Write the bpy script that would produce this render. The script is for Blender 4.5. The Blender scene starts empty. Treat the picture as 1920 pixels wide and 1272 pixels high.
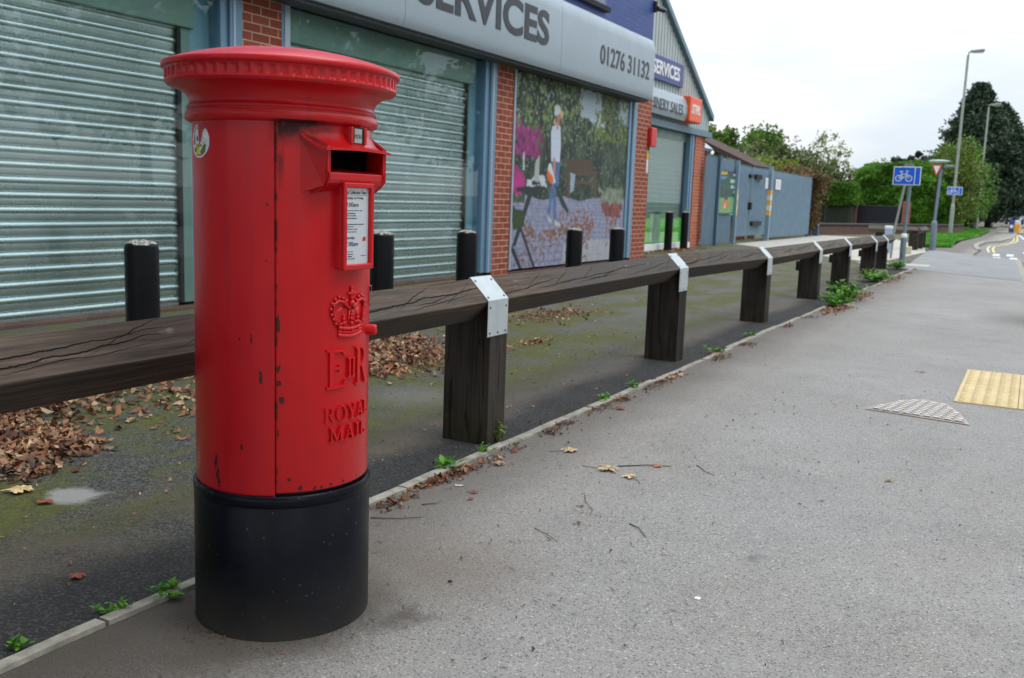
import bpy, math, random
import numpy as np
from mathutils import Vector, Matrix

R = math.radians
random.seed(7)
rng = np.random.default_rng(7)
sc = bpy.context.scene
COL = sc.collection

# ------------------------------------------------------------------ camera
CAM_H = 1.1789
cam_d = bpy.data.cameras.new('camera')
cam = bpy.data.objects.new('camera', cam_d)
COL.objects.link(cam)
yaw, pitch, roll = 0.492816, 0.147833, 0.035259
fw = Vector((-math.sin(yaw)*math.cos(pitch), math.cos(yaw)*math.cos(pitch), -math.sin(pitch)))
r0 = Vector((math.cos(yaw), math.sin(yaw), 0))
u0 = r0.cross(fw)
r1 = math.cos(roll)*r0 + math.sin(roll)*u0
u1 = -math.sin(roll)*r0 + math.cos(roll)*u0
M = Matrix((( r1.x, u1.x, -fw.x, 0), (r1.y, u1.y, -fw.y, 0), (r1.z, u1.z, -fw.z, CAM_H), (0, 0, 0, 1)))
cam.matrix_world = M
cam_d.sensor_width = 36
cam_d.lens = 36*1796.04/1920
cam_d.clip_start = 0.05
cam_d.clip_end = 2000
cam_d.dof.use_dof = True
cam_d.dof.focus_distance = 2.5
cam_d.dof.aperture_fstop = 7.5
sc.camera = cam
sc.view_settings.view_transform = 'Standard'
sc.view_settings.look = 'None'
sc.view_settings.gamma = 1
sc.view_settings.exposure = 0.0
sc.cycles.max_bounces = 6
sc.cycles.transparent_max_bounces = 12

# ------------------------------------------------------------------ sky
SUN_EL, SUN_AZ = 58, 80          # azimuth clockwise from +Y
w = bpy.data.worlds.new('World'); sc.world = w; w.use_nodes = True
nt = w.node_tree; nt.nodes.clear()
N = nt.nodes.new; L = nt.links.new
out = N('ShaderNodeOutputWorld'); bg = N('ShaderNodeBackground'); L(bg.outputs[0], out.inputs[0])
tc = N('ShaderNodeTexCoord'); sep = N('ShaderNodeSeparateXYZ'); L(tc.outputs['Generated'], sep.inputs[0])
sky = N('ShaderNodeTexSky'); sky.sky_type = 'NISHITA'; sky.sun_disc = False
sky.sun_elevation = R(SUN_EL); sky.sun_rotation = R(SUN_AZ)
mp = N('ShaderNodeMapping'); mp.inputs['Scale'].default_value = (1, 1, 3.4); L(tc.outputs['Generated'], mp.inputs[0])
n1 = N('ShaderNodeTexNoise'); n1.inputs['Scale'].default_value = 2.6; n1.inputs['Detail'].default_value = 7
n1.inputs['Roughness'].default_value = .55; L(mp.outputs[0], n1.inputs['Vector'])
cr = N('ShaderNodeValToRGB'); L(n1.outputs[0], cr.inputs[0])
cr.color_ramp.elements[0].position = .43; cr.color_ramp.elements[0].color = (.74, .81, .89, 1)
cr.color_ramp.elements[1].position = .66; cr.color_ramp.elements[1].color = (1.0, 1.0, 1.0, 1)
gr = N('ShaderNodeMapRange'); L(sep.outputs[2], gr.inputs[0])
gr.inputs[1].default_value = 0.0; gr.inputs[2].default_value = 0.9; gr.inputs[3].default_value = 10.4; gr.inputs[4].default_value = 25.0
mul = N('ShaderNodeVectorMath'); mul.operation = 'SCALE'; L(cr.outputs[0], mul.inputs[0]); L(gr.outputs[0], mul.inputs['Scale'])
mx = N('ShaderNodeMix'); mx.data_type = 'RGBA'; mx.inputs[0].default_value = .92
L(sky.outputs[0], mx.inputs[6]); L(mul.outputs[0], mx.inputs[7])
L(mx.outputs[2], bg.inputs[0]); bg.inputs[1].default_value = 0.1

sd = bpy.data.lights.new('sun', 'SUN'); sd.energy = 1.0; sd.angle = R(18); sd.color = (1, .96, .9)
so = bpy.data.objects.new('sun', sd); COL.objects.link(so)
dv = Vector((math.sin(R(SUN_AZ))*math.cos(R(SUN_EL)), math.cos(R(SUN_AZ))*math.cos(R(SUN_EL)), math.sin(R(SUN_EL))))
so.rotation_euler = dv.to_track_quat('Z', 'Y').to_euler(); so.location = (20, 10, 30)

# ------------------------------------------------------------------ helpers
def s(r, g, b):
    f = lambda c: ((c/255+.055)/1.055)**2.4 if c > 10 else c/255/12.92
    return (f(r), f(g), f(b))

class NT:
    def __init__(self, name):
        self.m = bpy.data.materials.new(name); self.m.use_nodes = True
        self.t = self.m.node_tree; self.t.nodes.clear()
        self.out = self.t.nodes.new('ShaderNodeOutputMaterial')
        self.b = self.t.nodes.new('ShaderNodeBsdfPrincipled')
        self.t.links.new(self.b.outputs[0], self.out.inputs[0])
        self.tc = self.t.nodes.new('ShaderNodeTexCoord')
        self.co = self.tc.outputs['Object']
    def n(self, k): return self.t.nodes.new(k)
    def set(self, sock, v):
        if isinstance(v, bpy.types.NodeSocket): self.t.links.new(v, sock)
        elif isinstance(v, (tuple, list)) and len(v) == 3 and sock.type == 'RGBA': sock.default_value = (*v, 1)
        else: sock.default_value = v
    def math(self, op, a, b=0.0, clamp=False):
        n = self.n('ShaderNodeMath'); n.operation = op; n.use_clamp = clamp
        self.set(n.inputs[0], a); self.set(n.inputs[1], b); return n.outputs[0]
    def xyz(self, v=None):
        n = self.n('ShaderNodeSeparateXYZ'); self.set(n.inputs[0], v or self.co); return n.outputs
    def comb(self, x, y, z):
        n = self.n('ShaderNodeCombineXYZ')
        for i, q in enumerate((x, y, z)): self.set(n.inputs[i], q)
        return n.outputs[0]
    def map(self, sx=1, sy=1, sz=1, v=None, loc=(0, 0, 0), rot=(0, 0, 0)):
        n = self.n('ShaderNodeMapping'); self.set(n.inputs[0], v or self.co)
        n.inputs['Scale'].default_value = (sx, sy, sz); n.inputs['Location'].default_value = loc
        n.inputs['Rotation'].default_value = rot
        return n.outputs[0]
    def noise(self, scale, detail=4, rough=.5, v=None, dist=0):
        n = self.n('ShaderNodeTexNoise'); self.set(n.inputs['Vector'], v or self.co)
        n.inputs['Scale'].default_value = scale; n.inputs['Detail'].default_value = detail
        n.inputs['Roughness'].default_value = rough; n.inputs['Distortion'].default_value = dist
        return n.outputs[0]
    def voro(self, scale, v=None, out='Color', feature='F1'):
        n = self.n('ShaderNodeTexVoronoi'); n.feature = feature
        self.set(n.inputs['Vector'], v or self.co); n.inputs['Scale'].default_value = scale
        return n.outputs[out]
    def rng(self, v, a, b, c=0.0, d=1.0):
        n = self.n('ShaderNodeMapRange'); n.clamp = True; self.set(n.inputs[0], v)
        for i, q in enumerate((a, b, c, d)): self.set(n.inputs[i+1], q)
        return n.outputs[0]
    def mix(self, f, a, b, mode='MIX'):
        n = self.n('ShaderNodeMix'); n.data_type = 'RGBA'; n.blend_type = mode
        self.set(n.inputs[0], f); self.set(n.inputs[6], a); self.set(n.inputs[7], b); return n.outputs[2]
    def bump(self, h, strength=.3, dist=.01, nrm=None):
        n = self.n('ShaderNodeBump'); n.inputs['Strength'].default_value = strength
        n.inputs['Distance'].default_value = dist; self.set(n.inputs['Height'], h)
        if nrm: self.set(n.inputs['Normal'], nrm)
        return n.outputs[0]
    def fin(self, col=None, rough=None, metal=None, nrm=None, spec=None, coat=None):
        b = self.b.inputs
        if col is not None: self.set(b['Base Color'], col)
        if rough is not None: self.set(b['Roughness'], rough)
        if metal is not None: self.set(b['Metallic'], metal)
        if nrm is not None: self.set(b['Normal'], nrm)
        if spec is not None: self.set(b['Specular IOR Level'], spec)
        if coat is not None: self.set(b['Coat Weight'], coat)
        return self.m

def simple(name, col, rough=.6, metal=0, var=.15, vs=6, bump=0, bs=60, spec=.5):
    t = NT(name)
    n = t.noise(vs, 5, .6)
    c = t.mix(t.rng(n, .3, .7), tuple(x*(1-var) for x in col), tuple(min(1, x*(1+var)) for x in col))
    rr = t.rng(t.noise(vs*2.3, 4), .3, .7, rough*.85, min(1, rough*1.15))
    nr = t.bump(t.noise(bs, 4), bump, .003) if bump else None
    return t.fin(c, rr, metal, nr, spec)

def attr_mat(name, rough=.5, spec=.4, coat=0):
    t = NT(name); a = t.n('ShaderNodeAttribute'); a.attribute_name = 'Col'
    return t.fin(a.outputs['Color'], rough, 0, None, spec, coat)

class MB:
    def __init__(self): self.v = []; self.f = []
    def poly(self, pts):
        i = len(self.v); self.v += [tuple(p) for p in pts]; self.f.append(tuple(range(i, i+len(pts)))); return self
    def raw(self, vs, fs):
        i = len(self.v); self.v += [tuple(p) for p in vs]; self.f += [tuple(a+i for a in f) for f in fs]; return self
    def box(self, x0, x1, y0, y1, z0, z1):
        return self.raw([(x0,y0,z0),(x1,y0,z0),(x1,y1,z0),(x0,y1,z0),(x0,y0,z1),(x1,y0,z1),(x1,y1,z1),(x0,y1,z1)],
                        [(3,2,1,0),(4,5,6,7),(0,1,5,4),(1,2,6,5),(2,3,7,6),(3,0,4,7)])
    def prism(self, base, off):            # base polygon extruded by vector off
        n = len(base); o = Vector(off)
        vs = [Vector(p) for p in base]; vs += [p+o for p in vs]
        fs = [tuple(range(n))[::-1], tuple(range(n, 2*n))] + [(i, (i+1) % n, n+(i+1) % n, n+i) for i in range(n)]
        return self.raw(vs, fs)
    def lathe(self, prof, c=(0, 0), seg=48, a0=0, a1=360, cap=True):
        full = abs(a1-a0-360) < 1e-6
        m = seg if full else seg+1
        vs = []
        for (r, z) in prof:
            for k in range(m):
                a = R(a0+(a1-a0)*k/seg); vs.append((c[0]+r*math.cos(a), c[1]+r*math.sin(a), z))
        fs = []
        for i in range(len(prof)-1):
            for k in range(seg):
                k2 = (k+1) % m
                fs.append((i*m+k, i*m+k2, (i+1)*m+k2, (i+1)*m+k))
        if cap and full:
            if prof[0][0] > 1e-4: fs.append(tuple(range(m))[::-1])
            if prof[-1][0] > 1e-4: fs.append(tuple((len(prof)-1)*m+k for k in range(m)))
        return self.raw(vs, fs)
    def tube(self, pts, r, seg=8, r2=None, cap=True):
        pts = [Vector(p) for p in pts]; n = len(pts); vs = []
        for i, p in enumerate(pts):
            d = (pts[min(i+1, n-1)]-pts[max(i-1, 0)]).normalized()
            a = Vector((0, 0, 1)) if abs(d.z) < .9 else Vector((1, 0, 0))
            u = d.cross(a).normalized(); v = d.cross(u)
            rr = r if r2 is None else r+(r2-r)*i/(n-1)
            for k in range(seg):
                t = 2*math.pi*k/seg; vs.append(p+u*math.cos(t)*rr+v*math.sin(t)*rr)
        fs = [(i*seg+k, i*seg+(k+1) % seg, (i+1)*seg+(k+1) % seg, (i+1)*seg+k) for i in range(n-1) for k in range(seg)]
        if cap: fs += [tuple(range(seg))[::-1], tuple((n-1)*seg+k for k in range(seg))]
        return self.raw(vs, fs)
    def ball(self, c, rx, ry=None, rz=None, seg=10, rings=6):
        ry = ry or rx; rz = rz or rx
        vs = []; fs = []
        for i in range(rings+1):
            a = math.pi*i/rings
            for k in range(seg):
                t = 2*math.pi*k/seg
                vs.append((c[0]+rx*math.sin(a)*math.cos(t), c[1]+ry*math.sin(a)*math.sin(t), c[2]-rz*math.cos(a)))
        for i in range(rings):
            for k in range(seg): fs.append((i*seg+k, i*seg+(k+1) % seg, (i+1)*seg+(k+1) % seg, (i+1)*seg+k))
        return self.raw(vs, fs)
    def build(self, name, mat, parent=None, smooth=False, bevel=0, loc=None, bseg=2):
        me = bpy.data.meshes.new(name); me.from_pydata(self.v, [], self.f); me.update()
        return link(name, me, mat, parent, smooth, bevel, loc, bseg)

def link(name, me, mat, parent=None, smooth=False, bevel=0, loc=None, bseg=2):
    o = bpy.data.objects.new(name, me); COL.objects.link(o)
    me.materials.append(mat)
    if smooth:
        try: me.shade_smooth()
        except Exception: pass
        if smooth == 'auto':
            try: me.set_sharp_from_angle(angle=R(38))
            except Exception: pass
    if bevel:
        b = o.modifiers.new('bevel', 'BEVEL'); b.width = bevel; b.segments = bseg; b.limit_method = 'ANGLE'; b.angle_limit = R(35)
    if parent: o.parent = parent
    if loc: o.location = loc
    return o

def mesh_np(name, V, F, mat, parent=None, smooth=False, cols=None):
    """V (n,3), F (m,k) all faces same k; cols (n,3)"""
    V = np.asarray(V, np.float32); F = np.asarray(F, np.int32)
    me = bpy.data.meshes.new(name)
    me.vertices.add(len(V)); me.vertices.foreach_set('co', V.ravel())
    k = F.shape[1]
    me.loops.add(F.size); me.loops.foreach_set('vertex_index', F.ravel())
    me.polygons.add(len(F)); me.polygons.foreach_set('loop_start', np.arange(0, F.size, k, dtype=np.int32))
    me.update(calc_edges=True)
    if cols is not None:
        a = me.color_attributes.new('Col', 'FLOAT_COLOR', 'POINT')
        c = np.ones((len(V), 4), np.float32); c[:, :3] = cols; a.data.foreach_set('color', c.ravel())
    return link(name, me, mat, parent, smooth)

def tag(o, label=None, cat=None, group=None, kind=None):
    if label: o['label'] = label
    if cat: o['category'] = cat
    if group: o['group'] = group
    if kind: o['kind'] = kind
    return o

def thing(name, label, cat, loc=(0, 0, 0), group=None, rz=0):
    o = bpy.data.objects.new(name, None); COL.objects.link(o)
    o.location = loc; o.rotation_euler = (0, 0, rz); o.empty_display_size = .2
    return tag(o, label, cat, group)

def copy_tree(o, parent=None):
    c = o.copy(); COL.objects.link(c); c.parent = parent
    for ch in list(o.children): copy_tree(ch, c)
    return c

def inside(poly, U, V):
    r = np.zeros(U.shape, bool); n = len(poly)
    for i in range(n):
        x0, y0 = poly[i]; x1, y1 = poly[(i+1) % n]
        if y0 == y1: continue
        c = ((y0 > V) != (y1 > V)) & (U < (x1-x0)*(V-y0)/(y1-y0)+x0)
        r ^= c
    return r

def vnoise(U, V, f, seed=0, octs=3):
    r = np.zeros(U.shape); a = 1; tot = 0
    g = np.random.default_rng(seed)
    for _ in range(octs):
        T = g.random((64, 64)); x = (U*f) % 64; y = (V*f) % 64
        xi = x.astype(int); yi = y.astype(int); fx = x-xi; fy = y-yi
        fx = fx*fx*(3-2*fx); fy = fy*fy*(3-2*fy)
        x2 = (xi+1) % 64; y2 = (yi+1) % 64
        r += a*((T[xi, yi]*(1-fx)+T[x2, yi]*fx)*(1-fy)+(T[xi, y2]*(1-fx)+T[x2, y2]*fx)*fy)
        tot += a; a *= .55; f *= 2.1
    return r/tot

def paint_grid(name, P, nu, nv, fn, mat, parent=None):
    """P(U,V)->xyz arrays, fn(U,V)->(rgb, mask)"""
    U, V = np.meshgrid((np.arange(nu)+.0)/(nu-1), (np.arange(nv)+.0)/(nv-1), indexing='ij')
    X = np.stack(P(U, V), -1).reshape(-1, 3)
    C, m = fn(U, V)
    i = np.arange(nu*nv).reshape(nu, nv)
    F = np.stack([i[:-1, :-1], i[1:, :-1], i[1:, 1:], i[:-1, 1:]], -1).reshape(-1, 4)
    if m is not None:
        mm = m.ravel(); F = F[mm[F].all(1)]
    o = mesh_np(name, X, F, mat, parent, False, C.reshape(-1, 3))
    return o

def text_mesh(txt, size, sx=1.0, ext=.004, off=0.0, spacing=1.0, name='lettering'):
    cu = bpy.data.curves.new('t', 'FONT'); cu.body = txt; cu.size = size; cu.extrude = ext
    cu.offset = off; cu.space_character = spacing; cu.align_x = 'LEFT'; cu.resolution_u = 4
    o = bpy.data.objects.new('t', cu); COL.objects.link(o)
    dg = bpy.context.evaluated_depsgraph_get(); dg.update()
    me = bpy.data.meshes.new_from_object(o.evaluated_get(dg)); me.name = name
    bpy.data.objects.remove(o); bpy.data.curves.remove(cu)
    n = len(me.vertices); co = np.empty(n*3); me.vertices.foreach_get('co', co); co = co.reshape(-1, 3)
    return me, co

def fit_text(name, txt, y0, y1, z0, z1, xf, mat, parent=None, off=0.0, ext=.004, axis='x', spacing=1.0):
    """letters filling the box y0..y1, z0..z1 (axis x: sign faces +X; axis y: sign faces -Y and y0..y1 are x)"""
    me, co = text_mesh(txt, 1.0, ext=ext, off=off, spacing=spacing)
    a, b = co[:, 0].min(), co[:, 0].max(); c, d = co[:, 1].min(), co[:, 1].max()
    h = (co[:, 0]-a)/(b-a)*(y1-y0)+y0; v = (co[:, 1]-c)/(d-c)*(z1-z0)+z0; t = co[:, 2]
    if callable(xf): x = xf(v)+t
    else: x = xf+t
    if axis == 'x': q = np.stack([x, h, v], -1)
    else: q = np.stack([h, xf-t, v], -1)
    me.vertices.foreach_set('co', q.astype(np.float32).ravel()); me.update()
    return link(name, me, mat, parent)

# ------------------------------------------------------------------ materials
def island(t):
    g = t.n('ShaderNodeNewGeometry'); return g.outputs['Random Per Island']

def leaf_mat(name, cols, trans=.25, rough=.55, nscale=.6):
    t = NT(name)
    r = t.n('ShaderNodeValToRGB'); t.set(r.inputs[0], island(t)); e = r.color_ramp.elements
    for i, c in enumerate(cols):
        p = i/(len(cols)-1)
        if i == 0: el = e[0]; el.position = 0
        elif i == len(cols)-1: el = e[-1]; el.position = 1
        else: el = e.new(p)
        el.color = (*c, 1)
    n = t.rng(t.noise(nscale, 3), .3, .7, .62, 1.35)
    v = t.n('ShaderNodeVectorMath'); v.operation = 'SCALE'; t.set(v.inputs[0], r.outputs[0]); t.set(v.inputs['Scale'], n)
    t.fin(v.outputs[0], rough, 0, None, .3)
    if trans:
        tr = t.n('ShaderNodeBsdfTranslucent'); t.set(tr.inputs[0], v.outputs[0])
        m = t.n('ShaderNodeMixShader'); m.inputs[0].default_value = trans
        t.t.links.new(t.b.outputs[0], m.inputs[1]); t.t.links.new(tr.outputs[0], m.inputs[2])
        t.t.links.new(m.outputs[0], t.out.inputs[0])
    return t.m

def m_asphalt():
    t = NT('pavement_asphalt'); X = t.xyz()
    vc = t.voro(300); sv = t.n('ShaderNodeSeparateColor'); t.set(sv.inputs[0], vc)
    vc2 = t.voro(185); sv2 = t.n('ShaderNodeSeparateColor'); t.set(sv2.inputs[0], vc2)
    g = sv.outputs[0]
    base = t.mix(t.rng(t.noise(.55, 5, .6), .32, .68), (.232, .225, .216), (.305, .298, .288))
    base = t.mix(t.rng(t.noise(1.7, 6, .6, v=t.map(loc=(5, 3, 1))), .5, .75, 0, .4), base, (.19, .165, .135))
    base = t.mix(t.rng(t.noise(3.2, 7, .7, v=t.map(loc=(2, 8, 1))), .45, .7, 0, .45), base, (.15, .150, .150))
    c = t.mix(t.rng(g, 0, 1, .10, .52), base, t.mix(t.math('GREATER_THAN', g, .5), (.095, .09, .085), (.38, .365, .345)), 'MIX')
    c = t.mix(t.math('MULTIPLY', t.math('GREATER_THAN', sv2.outputs[0], .978), .6), c, (.56, .53, .48))
    c = t.mix(t.math('MULTIPLY', t.math('LESS_THAN', sv2.outputs[0], .08), .6), c, (.05, .048, .046))
    # dirty patch round the foot of the box, and an old oil mark
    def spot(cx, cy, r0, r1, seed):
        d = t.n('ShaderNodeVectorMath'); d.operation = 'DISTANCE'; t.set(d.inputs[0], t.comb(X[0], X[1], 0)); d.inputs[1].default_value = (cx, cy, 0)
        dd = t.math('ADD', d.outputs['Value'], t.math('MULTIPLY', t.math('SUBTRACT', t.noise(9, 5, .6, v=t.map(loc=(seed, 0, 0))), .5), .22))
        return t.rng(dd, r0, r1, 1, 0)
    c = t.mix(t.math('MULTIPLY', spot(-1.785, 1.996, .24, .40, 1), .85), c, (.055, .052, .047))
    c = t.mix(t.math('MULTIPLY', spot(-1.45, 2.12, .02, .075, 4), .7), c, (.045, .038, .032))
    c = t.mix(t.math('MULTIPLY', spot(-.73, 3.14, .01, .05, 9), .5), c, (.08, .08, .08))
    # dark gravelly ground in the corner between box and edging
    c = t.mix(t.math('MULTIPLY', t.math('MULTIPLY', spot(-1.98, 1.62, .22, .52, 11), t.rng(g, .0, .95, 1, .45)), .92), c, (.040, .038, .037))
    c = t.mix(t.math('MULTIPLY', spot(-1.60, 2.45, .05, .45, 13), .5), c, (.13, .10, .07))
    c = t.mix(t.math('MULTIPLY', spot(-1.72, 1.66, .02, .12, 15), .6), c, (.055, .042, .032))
    # darker strip that hugs the edging
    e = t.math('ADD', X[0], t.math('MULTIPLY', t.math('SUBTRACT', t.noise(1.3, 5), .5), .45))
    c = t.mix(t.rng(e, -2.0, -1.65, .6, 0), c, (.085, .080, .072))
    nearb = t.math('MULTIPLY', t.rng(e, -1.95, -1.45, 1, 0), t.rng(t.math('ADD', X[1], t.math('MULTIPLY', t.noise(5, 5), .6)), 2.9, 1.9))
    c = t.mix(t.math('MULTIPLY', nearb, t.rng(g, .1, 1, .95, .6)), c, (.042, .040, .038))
    e2 = t.math('ADD', X[0], t.math('MULTIPLY', t.math('SUBTRACT', t.noise(.8, 5, v=t.map(loc=(3, 8, 0))), .5), .5))
    c = t.mix(t.rng(e2, -1.75, -1.1, .32, 0), c, (.135, .108, .08))
    # shallow dark smear near the road
    sm = t.math('MULTIPLY', t.rng(t.math('ABSOLUTE', t.math('SUBTRACT', X[1], 12.1)), .1, 1.2, 1, 0), t.rng(X[0], -.6, 0, 0, 1))
    c = t.mix(t.math('MULTIPLY', sm, .6), c, (.09, .075, .06))
    h = t.math('ADD', t.math('MULTIPLY', t.voro(150, out='Distance'), 1.0), t.math('MULTIPLY', t.noise(400, 2), .4))
    nr = t.bump(h, .55, .004)
    nr = t.bump(t.noise(3, 4), .15, .03, nr)
    return t.fin(c, .8, 0, nr, .3)

def m_forecourt():
    t = NT('forecourt_tarmac'); X = t.xyz()
    vc = t.voro(140); sv = t.n('ShaderNodeSeparateColor'); t.set(sv.inputs[0], vc); g = sv.outputs[0]
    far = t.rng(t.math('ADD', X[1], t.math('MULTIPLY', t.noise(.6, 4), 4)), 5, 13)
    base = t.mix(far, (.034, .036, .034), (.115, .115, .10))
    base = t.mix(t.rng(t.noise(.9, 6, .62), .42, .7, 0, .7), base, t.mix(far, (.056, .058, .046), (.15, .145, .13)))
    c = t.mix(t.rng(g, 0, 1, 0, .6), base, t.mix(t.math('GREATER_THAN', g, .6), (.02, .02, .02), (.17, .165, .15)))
    # tan grit washed against the tarmac strip, then the black strip itself
    e = t.math('ADD', X[0], t.math('MULTIPLY', t.math('SUBTRACT', t.noise(1.1, 5, v=t.map(loc=(1, 2, 0))), .5), .35))
    band = t.math('MULTIPLY', t.rng(e, -3.05, -2.72, 0, .75), t.rng(t.noise(2.2, 6, .65, v=t.map(loc=(7, 2, 0))), .40, .6, .1, 1))
    c = t.mix(band, c, (.12, .098, .072))
    c = t.mix(t.rng(e, -2.55, -2.38, 0, .9), c, t.mix(t.rng(g, .6, 1, 0, .5), (.026, .026, .027), (.11, .11, .11)))
    # moss
    ms = t.math('MULTIPLY', t.rng(t.noise(1.6, 8, .68, v=t.map(1, .55, 1)), .43, .54), t.rng(t.noise(38, 4, .7), .30, .55))
    ms = t.math('MULTIPLY', ms, t.rng(e, -2.6, -2.9, 0, 1))
    c = t.mix(t.math('MULTIPLY', ms, .92), c, t.mix(t.noise(14, 3), (.040, .052, .008), (.125, .125, .020)))
    def spot(cx, cy, r0, r1, seed):
        d = t.n('ShaderNodeVectorMath'); d.operation = 'DISTANCE'; t.set(d.inputs[0], t.comb(X[0], X[1], 0)); d.inputs[1].default_value = (cx, cy, 0)
        dd = t.math('ADD', d.outputs['Value'], t.math('MULTIPLY', t.math('SUBTRACT', t.noise(8, 5, .6, v=t.map(loc=(seed, 0, 0))), .5), .2))
        return t.rng(dd, r0, r1, 1, 0)
    c = t.mix(spot(-3.09, 2.30, .07, .12, 2), c, (.25, .25, .235))
    c = t.mix(t.math('MULTIPLY', spot(-3.1, 4.6, .1, .4, 6), .5), c, (.17, .165, .15))
    # pale concrete strip in front of the fence and gates
    h = t.math('ADD', t.voro(130, out='Distance'), t.math('MULTIPLY', t.noise(300, 2), .5))
    nr = t.bump(h, .6, .005)
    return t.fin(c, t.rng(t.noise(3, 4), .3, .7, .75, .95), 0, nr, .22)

def m_brick(name, c1, c2, mortar, painted=False):
    t = NT(name); X = t.xyz()
    v = t.comb(t.math('ADD', X[0], X[1]), X[2], 0)
    b = t.n('ShaderNodeTexBrick'); t.set(b.inputs['Vector'], v)
    b.inputs['Scale'].default_value = 1; b.inputs['Brick Width'].default_value = .25; b.inputs['Row Height'].default_value = .087
    b.inputs['Mortar Size'].default_value = .007; b.inputs['Mortar Smooth'].default_value = .25; b.inputs['Bias'].default_value = 0
    b.offset = .5
    for k, c in (('Color1', c1), ('Color2', c2), ('Mortar', mortar)): b.inputs[k].default_value = (*c, 1)
    c = b.outputs[0]
    c = t.mix(t.rng(t.noise(2, 6, .6), .35, .7, 0, .35), c, tuple(x*.55 for x in c1))
    c = t.mix(t.rng(t.noise(60, 3), .35, .7, 0, .3), c, tuple(min(1, x*1.4) for x in c2))
    h = t.math('ADD', t.math('MULTIPLY', b.outputs['Fac'], -1.0), t.math('MULTIPLY', t.noise(45, 4), .3))
    nr = t.bump(h, .7 if painted else .6, .008)
    return t.fin(c, .45 if painted else .85, 0, nr, .5 if painted else .3)

def m_timber(name, c1, c2, c3):
    t = NT(name); X = t.xyz()
    grain = t.noise(1, 7, .72, v=t.map(60, 2.2, 60), dist=.3)
    big = t.noise(1, 4, .6, v=t.map(3.5, .7, 3.5, loc=(2, 1, 4)))
    c = t.mix(t.rng(grain, .35, .65), c1, c2)
    c = t.mix(t.rng(big, .42, .62), c, c3)
    # long drying cracks that drift slowly across the upper face
    zc = t.math('SUBTRACT', X[2], t.rng(X[1], -4, 9, .693, .575))
    def crack(per, amp, off, wd, pres):
        f_ = t.math('FRACT', t.math('ADD', t.math('DIVIDE', X[1], per), off))
        n_ = t.math('MULTIPLY', t.math('SUBTRACT', t.noise(1, 8, .68, v=t.map(.5, 2.6, .5, loc=(off*9, off*5, 0))), .5), .042)
        z0 = t.math('ADD', t.math('ADD', t.math('MULTIPLY', f_, amp), .012), n_)
        wn = t.rng(t.noise(1, 3, .5, v=t.map(.3, 1.5, .3, loc=(off*3, off*11, 2))), pres, pres+.2, 0, wd)
        e = t.math('MULTIPLY', t.math('SINE', t.math('MULTIPLY', f_, 3.1416)), wn)
        return t.math('LESS_THAN', t.math('ABSOLUTE', t.math('SUBTRACT', zc, z0)), e)
    ck = t.math('MAXIMUM', crack(2.1, .06, .22, .0024, .25), t.math('MAXIMUM', crack(.93, .05, .61, .0020, .36), t.math('MAXIMUM', crack(.37, .085, .37, .0017, .40), crack(.61, .03, .83, .0014, .3))))
    ck = t.math('MULTIPLY', ck, t.math('GREATER_THAN', zc, .003))
    c = t.mix(t.math('MULTIPLY', ck, .95), c, (.003, .0025, .002))
    wv = t.rng(t.noise(1, 6, .7, v=t.map(16, 4.5, 16, loc=(4, 4, 4))), .64, .72, 0, .55)
    c = t.mix(wv, c, (.33, .29, .24))
    h = t.math('SUBTRACT', t.math('MULTIPLY', grain, .6), t.math('MULTIPLY', ck, 2.0))
    return t.fin(c, .85, 0, t.bump(h, .9, .006), .15)

def m_post():
    t = NT('post_timber')
    grain = t.noise(1, 6, .65, v=t.map(30, 30, 1.4), dist=.3)
    c = t.mix(t.rng(grain, .3, .7), (.009, .0075, .007), (.048, .038, .032))
    c = t.mix(t.rng(t.noise(3, 4, v=t.map(1, 1, .5)), .5, .7, 0, .5), c, (.075, .066, .055))
    X = t.xyz()
    gm = t.math('MULTIPLY', t.rng(X[2], .25, .02), t.rng(t.noise(7, 5), .42, .6))
    c = t.mix(t.math('MULTIPLY', gm, .5), c, (.045, .05, .015))
    cn = t.noise(1, 3, .5, v=t.map(14, 14, .6, loc=(3, 3, 1)))
    ck = t.rng(t.math('ABSOLUTE', t.math('SUBTRACT', cn, .5)), .002, .012, 1, 0)
    c = t.mix(t.math('MULTIPLY', ck, .85), c, (.005, .004, .004))
    return t.fin(c, .8, 0, t.bump(t.math('SUBTRACT', grain, ck), .6, .005), .2)

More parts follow.
